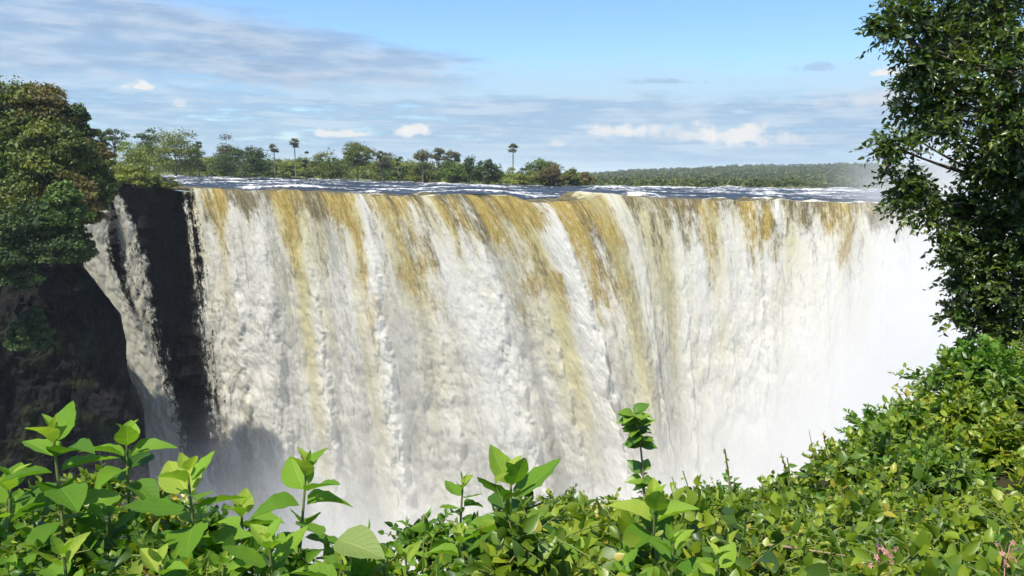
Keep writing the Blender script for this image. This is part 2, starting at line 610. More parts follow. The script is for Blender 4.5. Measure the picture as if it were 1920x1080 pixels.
def build_falls():
    nu, nd, nup = 1150, 430, 34
    px = np.interp(np.linspace(0, 1, nu), [0, 0.86, 1], [334, 1760, 2300])
    lip = P(px, ipx(px, LP, 1), ipx(px, LP, 2))
    lipz = .32 * fbm(px * .016, 0., 7., o=4, gain=.6)
    lipn = 1.2 * fbm(px * .02, 3., 1., o=4, gain=.6)
    u = np.concatenate([[0], np.cumsum(np.linalg.norm(np.diff(lip[:, :2], axis=0), axis=1))])
    d_end = 60.0
    end = P(px + ipx(px, SH), np.full(nu, 800.0), lip[:, 1] - 13)
    sx = (end[:, 0] - lip[:, 0]) / hfun(d_end)
    sy = -13 / hfun(d_end)
    # each jet leaves the brink at its own speed
    spd = 1 + 0.16 * fbm(u * 0.10, 2.0, o=2)
    W = [(548, 34, 5, 0.55), (668, 46, 6, 0.75), (856, 70, 4, 0.55), (745, 40, 8, 0.3), (1022, 50, 0, 0.95), (1128, 60, 10, 0.25), (1168, 30, 0, 0.35), (1262, 46, 8, 0.3), (470, 40, 4, 0.4), (410, 26, 3, 0.3), (930, 36, 10, 0.35), (1420, 60, 2, 0.35), (1545, 60, 2, 0.3)]
    d = np.concatenate([-np.linspace(9, 0.25, nup), 92 * np.linspace(0, 1, nd) ** 1.35])
    D2, PX = np.meshgrid(d, px, indexing='ij')
    U = np.broadcast_to(u, D2.shape)
    dd = np.maximum(D2, 0)
    back = np.minimum(D2, 0)
    h = hfun(dd)
    for_w = np.zeros_like(D2)
    white = np.zeros_like(D2)
    wob = 5 * fbm(U * 0.05, dd * 0.05, 3.3, o=3) + 11 * (billow(U * .04, dd * .11, 6.1, o=4, gain=.6) - .45) * sstep(3, 20, dd)
    for re_, wd, d0, k in W:
        s = strand(PX + wob, re_, wd)
        on = sstep(d0, d0 + 9, dd)
        for_w += k * s * on
        white += k * 1.4 * s * sstep(d0 - 2, d0 + 4, dd)
    fan = spd * (1 + 0.30 * for_w)
    vel = math.hypot(np.mean(np.abs(sx)), sy)
    dirx = sx / np.hypot(sx, sy)
    diry = sy / np.hypot(sx, sy)
    X = lip[:, 0] + sx * h * (1 + 0.35 * (spd - 1)) + back * dirx
    Y = lip[:, 1] + sy * h * fan + back * diry
    Y = Y + lipn * np.exp(-dd / 5)
    Z = lip[:, 2] - dd + lipz * np.exp(-dd / 8)
    X = X + 0 * Z
    # standing waves and boils just above the brink
    wv = 0.55 * fbm(X * 0.12, Y * 0.3, 1.0, o=4)
    Z = Z + wv * sstep(2.0, -5.0, D2) + 0.25 * pnoise(U * 0.25, 0.0, 4.0) * sstep(6, -2, D2)
    # foam lumps ride with the water
    amp = 0.25 + 1.25 * sstep(2, 45, dd)
    bl = billow(U * 0.20, dd * 0.10, 0.0, o=6, gain=0.6)
    rg = 2.3 * fbm(U * 0.10, dd * 0.014, 8.0, o=2, gain=0.4) - 2.6 * (0.42 - billow(U * .085, dd * .055, 21., o=3, gain=.45)) * sstep(8, 40, dd) + 0.6 * (billow(U * .42, dd * .17, 3.0, o=5, gain=.62) - .5)
    disp = (amp * (bl - 0.45) * (0.38 + 1.5 * np.clip(white, 0, 1.2)) + rg * sstep(0, 10, dd) * (0.4 + 0.5 * sstep(5, 40, dd))) * sstep(-0.5, 1.5, D2)
    Y = Y - disp
    X = X + 0.35 * disp
    Z = Z + 0.2 * disp * sstep(1, 6, dd)
    # where the water is clear amber, where it has broken into foam
    lenA = np.array([(330, 0), (384, 2), (396, 10), (414, 13), (424, 1), (480, 1), (500, 6), (520, 16), (534, 18), (546, 4), (560, 4), (580, 9), (606, 8), (625, 12), (640, 26), (652, 24), (662, 6), (672, 10),
                     (700, 17), (735, 20), (765, 10), (790, 7), (815, 10), (835, 7), (860, 12), (880, 18), (905, 26), (925, 20), (950, 24), (968, 18), (985, 4), (1006, 2), (1018, 9), (1040, 16), (1070, 18), (1105, 22), (1128, 12),
                     (1140, 3), (1160, 6), (1200, 6), (1240, 5), (1275, 3), (1300, 6), (1315, 15), (1335, 11), (1352, 3), (1400, 4), (1436, 9), (1450, 5), (1500, 1), (1560, 8), (1590, 11), (1620, 7), (1650, 0), (2300, 0)], float)
    strA = np.array([(330, .2), (396, .7), (414, .8), (430, .1), (500, .35), (520, .75), (534, .75), (560, .2), (600, .45), (640, .9), (655, .8), (672, .5), (700, .8), (745, .7), (780, .55), (830, .5), (870, .55), (905, .7), (935, .6), (960, .75), (1000, .5), (1030, 1),
                     (1060, .8), (1080, .6), (1110, 1), (1135, .4), (1180, .2), (1240, .35), (1300, .4), (1320, .8), (1350, .3), (1436, .6), (1470, .2), (1560, .5), (1590, .6), (1620, .5), (1660, .2), (2300, .2)], float)
    wobc = 6 * fbm(U * 0.12, dd * 0.03, 6.0, o=3)
    LA = ipx(PX + wobc, lenA)
    ambr = ipx(PX + wobc, strA)
    lipdark = sstep(1.2, -2.0, D2 + 1.2 * fbm(U * .15, dd * .2, 2., o=2))
    foam = sstep(-0.9, 1.2, (dd - 0.33 * LA) / (6 + 0.75 * LA) + 1.0 * fbm(U * 0.28, dd * 0.10, 1.5, o=5, gain=.6))
    foam = foam * 0.82 + 0.22 * np.clip(white, 0, 1)
    foam = np.where(D2 < 0, 0.06 + 0.7 * sstep(0.05, 0.5, fbm(X * 0.16, Y * 0.30, 3.0, o=4) + 0.25 * bumpf(PX, 1000, 30) + 0.35 * bumpf(PX, 1150, 30) + .35 * sstep(1250, 1500, PX)), foam)
    foam = foam + 0.5 * bumpf(PX, 1000, 14) * sstep(4, -4, D2) + 0.45 * bumpf(PX, 1148, 16) * sstep(8, -3, D2)
    amber = (ambr + 0.45 * fbm(U * .35, dd * .05, 12., o=3)) * (1 - 0.85 * lipdark)
    oliv = np.array([(330, .15), (400, .3), (430, .1), (500, .3), (525, .75), (545, .3), (560, .25), (610, .35), (640, .8), (655, .35), (672, .15), (700, .35), (735, .45), (765, .25), (800, .3), (830, .15), (860, .2), (900, .35), (950, .6), (975, .25), (1005, .0), (1030, .3), (1060, .3),
                     (1110, .45), (1150, .3), (1200, .25), (1245, .65), (1262, .25), (1300, .25), (1330, .45), (1400, .15), (1440, .4), (1500, .08), (1600, .25), (1680, .05), (2300, .05)], float)
    olive = 1.15 * ipx(PX + 0.7 * wobc, oliv) * (1 - 0.5 * np.clip(white, 0, 1)) + 0.5 * fbm(U * .16, dd * .02, 2.2, o=4, gain=.6) + 0.02
    light_tab = np.array([(334, .3), (380, .45), (430, .5), (500, .4), (525, .6), (546, .85), (556, .3), (600, .4), (640, .75), (667, .95), (676, .25), (720, .45), (780, .5), (815, .8), (852, 1), (864, .15), (900, .2), (930, .45), (970, .7), (1000, 1), (1024, 1),
                    (1034, .3), (1090, .3), (1128, .35), (1150, .6), (1172, .5), (1200, .3), (1245, .4), (1264, .95), (1330, .9), (1360, .7), (1440, .85), (1500, 1), (1600, .9), (1700, 1), (2300, 1)], float)  # low values paint grey shade right of each plume and at the left
    painted_light = ipx(PX + wob, light_tab) + 0.55 * fbm(U * .20, dd * .022, 15., o=4, gain=.55) + 0.10
    painted_light = np.minimum(painted_light, .80)
    olive = olive * (1 - 0.45 * sstep(18, 55, dd))
    veil = np.ones_like(D2) * 1.3
    edge = (PX - 334) / 75 + 0.25 * fbm(U * .8, dd * .05, 9.0, o=3)
    veil = np.where(dd > 0, np.clip(0.30 + 0.9 * edge, 0.15, 1.3), veil)
    veil = np.where((D2 <= 0) & (PX > 345), 1.3, veil)
    uv = np.stack([U, D2], -1).reshape(-1, 2)
    o = mesh_obj('waterfall', np.stack([X, Y, Z], -1), grid_faces(len(d), nu), M_FALLS, None,
                 {'amber': amber, 'foam': foam, 'olive': olive, 'painted_light': painted_light, 'veil': veil}, uv)
    tag(o, 'broad white and amber waterfall plunging off the full width of the brink', 'waterfall')


build_falls()


def build_cataract(name, pts, w0, w1, label, dens_=0.55, seed=0.0):
    """pts: (photo x, y, distance) down the middle of the cascade; w: half widths in metres"""
    pts = np.array(pts, float)
    ctl = P(pts[:, 0], pts[:, 1], pts[:, 2])
    s = np.linspace(0, 1, len(pts))
    nd, nu = 300, 60
    t = np.linspace(0, 1, nd)
    mid = np.stack([np.interp(t, s, ctl[:, k]) for k in range(3)], -1)
    ker = np.ones(31) / 31
    for k in range(3):
        mid[:, k] = np.convolve(np.pad(mid[:, k], 15, 'edge'), ker, 'valid')
    wd = np.interp(t, np.linspace(0, 1, len(w1)), w1) * w0
    a = np.linspace(-1, 1, nu)
    A, T = np.meshgrid(a, t)
    dep = (mid[0, 2] - mid[:, 2])[:, None] + 0 * A
    U = A * wd[:, None] + seed
    X = mid[:, 0][:, None] + A * wd[:, None]
    Y = mid[:, 1][:, None] - 1.2 * (1 - A ** 2) - 0.9 * (billow(U * .5, dep * .2, seed, o=4) - .4)
    Z = mid[:, 2][:, None] + 0.3 * fbm(U * .5, dep * .3, seed, o=3)
    veil = dens_ + 0.35 - 0.75 * np.abs(A + 0.25 * fbm(U * .2, dep * .06, seed, o=3)) ** 2 + 0.25 * sstep(0.4, 0.9, T)
    foam = 0.85 + 0 * A
    o = mesh_obj('cascade', np.stack([X, Y, Z], -1), grid_faces(nd, nu), M_FALLS, None,
                 {'amber': 0 * A, 'foam': foam, 'olive': 0 * A + 0.0, 'painted_light': 0.02 + 0 * A, 'veil': veil}, np.stack([U, dep], -1).reshape(-1, 2))  # near zero: the cascades are painted grey all over, as in shade
    tag(o, label, 'waterfall')


build_cataract('cascade', [(188, 350, 161), (182, 400, 159), (178, 470, 158), (205, 550, 156), (248, 640, 154), (275, 740, 152), (295, 830, 150), (310, 960, 148)], 1.0,
               [1.6, 3.6, 4.4, 3.8, 4.4, 5.6, 6.4, 7.0], 'white cascade pouring down right beside the dark left cliff face', 0.50, 3.0)
build_cataract('cascade', [(216, 350, 164), (232, 400, 163), (250, 470, 162), (264, 560, 160), (280, 660, 159), (292, 760, 157), (300, 860, 155), (306, 980, 153)], 1.0,
               [1.0, 2.4, 3.6, 4.8, 5.2, 5.2, 5.4, 5.6], 'thin broken cascade spilling over the bare black rock wall', 0.30, 31.0)
build_cataract('cascade', [(384, 870, 150), (392, 905, 148), (404, 935, 146), (412, 970, 144)], 1.0, [0.6, 1.0, 1.6, 2.0], 'small white trickle over the black ledge at the foot of the wall', 0.45, 77.0)


# ------------------------------------------------------------------ rock wall behind the falls, river, land
def build_gorge_wall():
    nx, nz = 420, 150
    px = np.concatenate([np.linspace(-700, 150, 60, endpoint=False), np.linspace(150, 460, 190, endpoint=False), np.linspace(460, 2900, nx - 250)])
    pl = np.clip(px, 296, 2300)
    yd = ipx(pl, LP, 2) + 4.5 - 10.5 * sstep(345, 270, px)
    top = P(px, ipx(pl, LP, 1), yd)
    top[:, 2] = np.where(px < 320, P(px, 345 + 0 * px, yd)[:, 2], top[:, 2] - 1.0)
    f = np.linspace(0, 1, nz)
    F, X = np.meshgrid(f, top[:, 0], indexing='ij')
    dep = F * 96
    Z = top[:, 2][None] - dep
    ledge = 1.6 * fbm(X * .05, dep * .11, 1.0, o=5, gain=.6) + 0.9 * np.abs(pnoise(X * .28, dep * .04, 2.0))
    Y = top[:, 1][None] - (2.0 + 1.3 * sstep(420, 300, px)[None]) * ledge * sstep(0, 6, dep) - 3.5 * F - 8 * sstep(.78, 1, F)
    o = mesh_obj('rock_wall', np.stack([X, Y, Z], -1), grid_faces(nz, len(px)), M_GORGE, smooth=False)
    tag(o, 'black wet rock wall of the gorge behind the falling water', 'rock wall', None, 'structure')


build_gorge_wall()


def build_river():
    # from the brink back to the far bank, widening upstream
    pxs = np.linspace(296, 2300, 620)
    pl = np.clip(pxs, 296, 2300)
    lip = P(pxs, ipx(pl, LP, 1), ipx(pl, LP, 2))
    farpx = np.array([(296, 329, 520), (640, 337, 420), (900, 346, 330), (1100, 349, 330), (1400, 352, 340), (1650, 356, 340), (2300, 366, 340)], float)
    far = P(pxs, ipx(pxs, farpx, 1), ipx(pxs, farpx, 2))
    s = np.linspace(0, 1, 330) ** 1.7
    S = s[:, None]
    pxn = 330 + (pxs - 296) * (2300 - 330) / (2300 - 296)
    near = P(pxn, ipx(pxn, LP, 1), ipx(pxn, LP, 2))
    lip = near.copy()
    near[:, 1] += 7.4
    near[:, 2] -= 0.05
    k = (lip[:, 1] + 7.4) / lip[:, 1]
    near[:, 0] = lip[:, 0] * k
    base = near[None] * (1 - S[..., None]) + far[None] * S[..., None]
    X, Y, Z = base[..., 0], base[..., 1], base[..., 2]
    dist = Y - near[:, 1][None]
    rap = fbm(X * .05, Y * .09, 0.0, o=5, gain=.55)
    rid = 1 - np.abs(pnoise(X * .035, Y * .075, 5.0)) * 2.4
    amp = np.interp(X, [-80, 0, 70], [0.75, 0.6, 0.75])
    Z = Z + amp * (0.75 * rap + 0.8 * np.clip(rid, 0, 1) ** 2) * sstep(0, 5, dist) * sstep(1.0, .9, S)
    foam = -0.10 + 0.6 * np.clip(rid, 0, 1) ** 3 + 0.5 * np.clip(rap, -0.5, 1) + 0.16 * sstep(.75, .95, S) * sstep(40, -60, X) + 0.08 * sstep(20, 60, X)
    o = mesh_obj('river', np.stack([X, Y, Z], -1), grid_faces(len(s), len(pxs)), M_RIVER, None, {'foam': foam})
    tag(o, 'dark blue river broken by white rapids above the brink', 'river', None, 'structure')


build_river()


def build_land():
    # one sheet of land from the brink of the gorge to the horizon
    xs = np.concatenate([-np.geomspace(9000, 130, 26), np.linspace(-120, 130, 60), np.geomspace(140, 9000, 26)])
    ys = np.concatenate([np.linspace(0, 60, 30), np.geomspace(66, 12000, 50)])
    X = np.broadcast_to(xs, (len(ys), len(xs)))
    px = np.clip(xs / 160 * FPX + 960, 296, 2300)
    lipY = ipx(px, LP, 2) + 4.5 - 10.5 * sstep(345, 270, xs / 160 * FPX + 960)
    Y = lipY[None] + ys[:, None] + 0 * X
    lz = P(px, ipx(px, LP, 1), ipx(px, LP, 2))[:, 2]
    leftland = sstep(-0.425, -0.46, X / Y)
    Z = lz[None] * np.clip(1 - ys[:, None] / 200, 0, 1) + (-4.8) * np.clip(ys[:, None] / 200, 0, 1) - 1.4
    Z = Z + leftland * 1.7 + 0.5 * fbm(X * .02, Y * .02, o=3) * leftland
    Z = Z - sstep(300, 1500, ys)[:, None] * 1.5
    o = mesh_obj('ground', np.stack([X, Y, Z], -1), grid_faces(len(ys), len(xs)), M_PLAIN)
    tag(o, 'flat green land beyond the falls reaching to the horizon', 'land', None, 'structure')
    # the wooded hill on the right
    nx, ny = 120, 40
    t = np.linspace(0, 1, ny)
    pxh = np.linspace(1000, 2900, nx)
    crest_y = np.interp(pxh, [1000, 1110, 1250, 1400, 1640, 1900, 2400, 2900], [327, 322, 314, 308.5, 304, 304, 318, 345]) + 1.5 * fbm(pxh * .006, 0.0, o=3)
    front = P(pxh, 350 + (pxh - 1400) * 0.012, np.full(nx, 700.0))
    crest = P(pxh, crest_y + 4, np.full(nx, 2300.0))
    T = t[:, None, None]
    hill = front[None] * (1 - T) + crest[None] * T
    hz = front[None, :, 2] + (crest[None, :, 2] - front[None, :, 2]) * (t[:, None] ** 1.4)
    hill[..., 2] = hz
    hill[..., 2] += 3 * fbm(hill[..., 0] * .004, hill[..., 1] * .004, o=3) * t[:, None]
    backrow = hill[-1:].copy()
    backrow[..., 1] += 900
    backrow[..., 2] -= 70
    hill = np.concatenate([hill, backrow])
    o = mesh_obj('hill', hill, grid_faces(ny + 1, nx), FAR_GROUND)
    tag(o, 'low wooded hill rising to the right behind the river', 'hill', None, 'structure')
    return hill


FAR_GROUND, _n = mat('hill_ground')
finish(_n, principled(_n, (0.035, 0.05, 0.02), 0.95, 0.1))
HILL = build_land()


# ------------------------------------------------------------------ left cliff
def build_cliff():
    edge = np.array([(380, 148), (430, 150), (500, 158), (540, 190), (590, 228), (640, 238), (690, 240), (730, 252), (770, 268), (830, 276), (900, 284), (1000, 292), (1150, 300)], float)
    nz, nc = 190, 210
    ys = np.linspace(372, 1150, nz)
    ex = np.interp(ys, edge[:, 0], edge[:, 1])
    E = P(ex, ys, np.full(nz, 121.0))
    # plan of the cliff: round the corner, then away to the left towards the viewer
    plan = np.array([(-64.0, 58.0), (-46.0, 40), (-27, 22), (-10, 8), (0.0, 0.0), (-3.0, -3.5), (-9, -4), (-17, -10), (-26, -9), (-36, -18), (-60, -22)], float)
    s = np.linspace(0, 1, len(plan))
    t = np.linspace(0, 1, nc)
    q = np.interp(t, [0, .15, .9, 1], [0, .3, .9, 1])
    pxp = np.interp(q, s, plan[:, 0])
    pyp = np.interp(q, s, plan[:, 1])
    X = E[:, 0][:, None] + pxp[None]
    Y = E[:, 1][:, None] + pyp[None]
    Z = E[:, 2][:, None] + 0 * X
    arc = t[None] * 110
    rk = 1.3 * np.floor(3 * pnoise(X * .16, Y * .16, Z * .09)) / 3 + 2.2 * (billow(X * .09 + Y * .05, Z * .07, 2.0, o=5, gain=.6) - .5) + 1.1 * np.abs(pnoise(X * .3, Y * .3, Z * .06)) + 0.5 * fbm(X * .5, Y * .5, Z * .5, o=3)
    nxv = np.gradient(pyp)
    nyv = -np.gradient(pxp)
    ln = np.hypot(nxv, nyv) + 1e-9
    nx_, ny_ = -nxv / ln, -nyv / ln
    w = sstep(0.0, 0.06, np.abs(q - 0.4))[None] * 0.85 + 0.15
    X = X + nx_[None] * rk * w
    Y = Y + ny_[None] * rk
    capx = np.concatenate([X[:1], X[:1] * 0.6 + (-110) * 0.4, 0 * X[:1] - 200])
    capy = np.concatenate([Y[:1], Y[:1] * 0.8 + 30, Y[:1] * .6 + 70])
    capz = np.concatenate([Z[:1], Z[:1] + 1.0, Z[:1] + 1.0])
    V = np.concatenate([np.stack([capx, capy, capz], -1)[::-1], np.stack([X, Y, Z], -1)[1:]])
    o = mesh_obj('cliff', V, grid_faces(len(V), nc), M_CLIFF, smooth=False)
    tag(o, 'tall black shaded cliff on the left with a tree-covered top', 'cliff', None, 'structure')


build_cliff()


# ------------------------------------------------------------------ gorge floor and near ground
def build_lower():
    xs, ys = np.linspace(-220, 260, 120), np.linspace(0, 185, 60)
    X, Y = np.meshgrid(xs, ys)
    Z = -88 + 1.5 * fbm(X * .06, Y * .06, o=4)
    o = mesh_obj('gorge_water', np.stack([X, Y, Z], -1), grid_faces(60, 120), M_RIVER, None, {'foam': 0.55 + 0.4 * fbm(X * .05, Y * .05, 4.0, o=3)})
    tag(o, 'churning river at the bottom of the gorge', 'river', None, 'structure')
    # the viewer's side: level ground, then a bank that drops into the gorge; it climbs on the right
    xs, ts = np.linspace(-90, 90, 361), np.concatenate([np.linspace(-60, -1, 30), np.linspace(-0.9, 0, 10), np.linspace(0.08, 2, 24), np.geomspace(2.3, 90, 26)])
    X = np.broadcast_to(xs, (len(ts), len(xs)))
    e = np.interp(xs, [-90, -4, 0, .35, .8, 1.5, 2.2, 3.05, 5, 90], [3.4, 2.5, 2.5, 3.5, 4.0, 4.5, 5.2, 6.0, 8.0, 12]) + 0.15 * fbm(xs * .8, 0.0, o=3)
    T = ts[:, None]
    Y = np.where(T < 0, e[None] + T, e[None] + np.minimum(T, 2) * 0.9 + np.clip(T - 2, 0, 90) * 0.12)
    top = np.interp(xs, [-3, 0, .6, 3, 5], [-1.45, -1.45, -1.9, -1.95, -1.7])[None]
    w = sstep(-2.2, -0.3, T)
    Z = -1.7 * (1 - w) + top * w + 0.08 * fbm(X * .7, Y * .7, o=4) - np.where(T > 0, 0.9 * np.minimum(T, 2) ** 1.3 + np.clip(T - 2, 0, 90) * 1.0, 0)
    o = mesh_obj('bank', np.stack([X, Y, Z], -1), grid_faces(len(ts), len(xs)), M_SOIL)
    tag(o, 'dark overgrown bank at the viewer\'s edge of the gorge', 'bank', None, 'structure')
    return xs, e


BANK_X, BANK_E = build_lower()


# ------------------------------------------------------------------ leaves and plants
def norm(v):
    return v / (np.linalg.norm(v, axis=-1, keepdims=True) + 1e-9)


def leaf_template(nl, nw, width=0.5, cup=0.18, droop=0.25, tip=1.0):
    """leaf along +Y, length 1"""
    t = np.linspace(0, 1, nl)
    prof = np.sin(np.pi * np.clip(t, 0, 1) ** 0.78) ** 0.85 * (1 - 0.25 * t) * width * 0.62 + 0.012
    prof[-1] = 0.004
    a = np.linspace(-1, 1, nw)
    A, T = np.meshgrid(a, t)
    Xv = A * prof[:, None]
    Zv = cup * np.abs(A) ** 1.3 * prof[:, None] * 1.6 - droop * T ** 2
    Zv = Zv + 0.022 * np.sin(T * 23 + (A > 0) * 1.7) * np.abs(A) * np.sin(np.pi * T)
    Yv = T * (1 - 0.12 * droop)
    return np.stack([Xv, Yv, Zv], -1).reshape(-1, 3), grid_faces(nl, nw), np.stack([A, T], -1).reshape(-1, 2)


LEAF_BIG = [leaf_template(11, 7, 0.60, .22, .16), leaf_template(11, 7, 0.54, .34, .38), leaf_template(11, 7, 0.64, .12, -.10), leaf_template(11, 7, .5, .5, .25)]
LEAF_MID = [leaf_template(5, 3, 0.56, .25, .2), leaf_template(5, 3, 0.48, .4, .4), leaf_template(5, 3, 0.62, .15, .05)]
LEAF_SMALL = [leaf_template(4, 3, 0.52, .3, .2), leaf_template(4, 3, .44, .4, .35)]


def place_leaves(g, tmpl, pos, dirs, nrm, size, rnd):
    """many leaves of one template"""
    v, f, uv = tmpl
    pos, dirs = np.asarray(pos, float), norm(np.asarray(dirs, float))
    xax = norm(np.cross(dirs, nrm))
    zax = np.cross(xax, dirs)
    size = np.broadcast_to(np.asarray(size, float), (len(pos),))
    V = (v[None, :, 0, None] * xax[:, None] + v[None, :, 1, None] * dirs[:, None] + v[None, :, 2, None] * zax[:, None]) * size[:, None, None] + pos[:, None]
    n, k = len(pos), len(v)
    F = (f[None] + (np.arange(n) * k)[:, None, None]).reshape(-1, 4)
    g.add(V.reshape(-1, 3), F, np.repeat(np.clip(rnd, 0, 1), k), np.tile(uv, (n, 1)))


def big_plant(tip, label, leaf=0.15, pairs=4, lean=(0, 0, 0), root=None, spread=0.9, seed=0, material=None, gap=0.07, open_=0.8, name='leafy_plant', group=None):
    """upright stem with crossed pairs of broad leaves, the youngest in a cup at the tip"""
    r = np.random.default_rng(seed + 100)
    tip = np.asarray(tip, float)
    if root is None:
        root = tip + np.array([r.uniform(-.1, .1), r.uniform(-0.15, 0.05), -0.9 - r.uniform(0, .3)])
    root = np.asarray(root, float)
    ctrl = (root * .45 + tip * .55) + np.array([r.uniform(-.06, .06), r.uniform(-.06, .06), 0]) - np.asarray(lean) * .1
    tt = np.linspace(0, 1, 14)[:, None]
    pts = root * (1 - tt) ** 2 + 2 * ctrl * tt * (1 - tt) + tip * tt ** 2
    e = thing(name, label, 'plant', root, group)
    gs = Geo()
    gs.tube(pts - root, np.linspace(.008, .0035, 14), 6)
    gs.build('stem', M_STEM, e)
    gl = Geo()
    axis = norm((pts[-1] - pts[-3]) + np.asarray(lean) * .2)
    side = norm(np.cross(axis, np.array([0.2, 1, 0.1])))
    fw = np.cross(side, axis)
    phi0 = r.uniform(0, math.pi)
    L = np.linalg.norm(pts[-1] - pts[0])
    for k in range(pairs + 2):
        dist = 0.0 if k == 0 else gap * (k ** 1.15) * .75
        tq = max(0.0, 1 - dist / L)
        pos = np.array([np.interp(tq, tt[:, 0], pts[:, i]) for i in range(3)])
        sz = leaf * (0.38 if k == 0 else 0.72 if k == 1 else 1.0) * (1 if k < pairs else .85)
        elev = np.interp(k, [0, 1, 2, 4, 7], [1.15, .85, .45, .0, -.45]) * (1.3 - .55 * open_) + r.uniform(-.15, .15)
        for sgn in (0, 1):
            if k > pairs - 1 and r.random() < .3:
                continue
            ph = phi0 + k * (math.pi / 2 + .25) + sgn * math.pi + r.uniform(-.25, .25)
            rad = math.cos(ph) * side + math.sin(ph) * fw
            d = rad * math.cos(elev) + axis * math.sin(elev)
            nn = axis * math.cos(elev) - rad * math.sin(elev) + r.normal(size=3) * .15
            rn = np.clip(0.64 - .07 * k + r.normal() * .22 + (0.2 if k < 2 else 0), 0, .92)
            if k >= pairs and r.random() < .12:
                rn = 1.0
            place_leaves(gl, LEAF_BIG[r.integers(4)], [pos - root + d * .012], [d], np.array([nn]), sz * r.uniform(.85, 1.12), np.array([rn]))
    gl.build('foliage', material or M_BIGLEAF, e)
    return e


def sprigs(gl, gs, bases, dirs, length, nleaf, leaf, r, tm, rn_mu=.5, rn_sd=.2, droop=.25, stem_r=.003, up_bias=.6):
    """leafy shoots: a thin stem with paired leaves along it"""
    n = len(bases)
    for i in range(n):
        b, d = bases[i], dirs[i]
        Ln = length * r.uniform(.65, 1.3)
        ts = np.linspace(0, 1, 6)[:, None]
        pts = b + d * ts * Ln + np.array([0, 0, -droop]) * Ln * ts ** 2
        if gs is not None:
            gs.tube(pts, np.linspace(stem_r, stem_r * .4, 6), 4)
        k = max(3, int(nleaf * r.uniform(.75, 1.25)))
        q = np.linspace(.12, 1, k)
        pos = np.stack([np.interp(q, ts[:, 0], pts[:, j]) for j in range(3)], -1)
        side = norm(np.cross(d, np.array([0, 0, 1.0]) + r.normal(size=3) * .3))
        upv = np.cross(side, d)
        ang = np.arange(k) * math.pi + r.normal(size=k) * .5 + (np.arange(k) // 2) * 1.2
        rad = np.cos(ang)[:, None] * side + np.sin(ang)[:, None] * upv * .7
        ld = norm(rad + d * np.linspace(.35, 1.2, k)[:, None] + r.normal(size=(k, 3)) * .25)
        nn = norm(np.array([0, 0, up_bias]) + r.normal(size=(k, 3)) * .45 + np.asarray(d) * .2)
        sz = leaf * r.uniform(.6, 1.25, k) * np.linspace(1.05, .7, k)
        rn = rn_mu + r.normal() * rn_sd * .8 + r.normal(size=k) * rn_sd * .6
        place_leaves(gl, tm[r.integers(len(tm))], pos, ld, nn, sz, rn)


def shrub(center, rx, ry, rz, label, leaf=0.07, n=90, seed=0, material=None, rn=.5, name='leafy_shrub', tm=None, length=.28, nleaf=9, group=None, up=.55, front=.35):
    """bush: shoots that radiate from a woody heart, their ends on an uneven dome"""
    r = np.random.default_rng(seed + 300)
    center = np.asarray(center, float)
    root = center + np.array([0, .2, -rz * 1.15])
    e = thing(name, label, 'shrub', root, group)
    gs, gl = Geo(), Geo()
    d = norm(r.normal(size=(n * 3, 3)) + np.array([0, -front, up]))
    d = d[d[:, 2] > -.55][:n]
    lump = 0.86 + .30 * pnoise(d[:, 0] * 1.7 + seed, d[:, 1] * 1.7, d[:, 2] * 1.7)
    rad = lump * r.uniform(.55, 1.0, len(d)) ** .45
    ends = d * rad[:, None] * np.array([rx, ry, rz])
    out = norm(d * np.array([1 / rx, 1 / ry, 1 / rz]) + np.array([0, 0, .55]) + r.normal(size=d.shape) * .3)
    bases = center - root + ends - out * length * .8
    for i in range(0, len(d), 5):       # woody limbs
        ts = np.linspace(0, 1, 5)[:, None]
        mid = (bases[i]) * .5 + r.normal(size=3) * .08
        pts = 2 * mid * ts * (1 - ts) + bases[i] * ts ** 2
        gs.tube(pts, np.linspace(.014, .004, 5), 5)
    sprigs(gl, gs, bases, out, length, nleaf, leaf, r, tm or LEAF_MID, rn, .2)
    gs.build('branch', M_STEM, e)
    gl.build('foliage', material or M_SHRUB, e)
    return e


# ------------------------------------------------------------------ far and middle-distance trees
_fan = None


def crown_clumps(r, n, w, h, dep, lowfrac=.2):
    d = norm(r.normal(size=(n, 3)))
    rad = r.uniform(.2, 1, n) ** .4
    p = d * rad[:, None] * np.array([w / 2, dep / 2, h / 2])
    p[:, 2] = np.where(p[:, 2] < 0, p[:, 2] * .8, p[:, 2])
    if lowfrac < .15:      # dome standing on the ground
        p[:, 2] = np.abs(d[:, 2]) * rad * h * .95 - h * .5
        p[:, :2] *= 1.08
    return p


def leaf_cloud(g, r, centers, crad, per, leaf, rn=None):
    """leaf-sized faces through and over each clump"""
    n = len(centers)
    d = norm(r.normal(size=(n, per, 3)))
    d[..., 2] = np.where(d[..., 2] < -.3, -d[..., 2] * .4, d[..., 2])
    rr = crad[:, None] * r.uniform(.45, 1.08, (n, per))
    pos = (centers[:, None] + d * rr[..., None] * np.array([1, 1, .8])).reshape(-1, 3)
    dv = d.reshape(-1, 3)
    nn = norm(dv + r.normal(size=dv.shape) * .7 + np.array([0, 0, .3]))
    t1 = norm(np.cross(nn, r.normal(size=dv.shape)))
    t2 = np.cross(nn, t1)
    s = leaf * r.uniform(.55, 1.35, len(pos))[:, None]
    V = np.stack([pos - t1 * s * .6, pos + t2 * s * .33 + nn * s * .1, pos + t1 * s * .65, pos - t2 * s * .33 + nn * s * .08], 1)
    F = np.arange(len(pos) * 4).reshape(-1, 4)
    cr = r.uniform(.1, .9, n) if rn is None else rn + r.normal(size=n) * .2
    rv = np.repeat(np.clip(cr[:, None] + r.normal(size=(n, per)) * .16, 0, 1).ravel(), 4)
    g.add(V.reshape(-1, 3), F, rv)


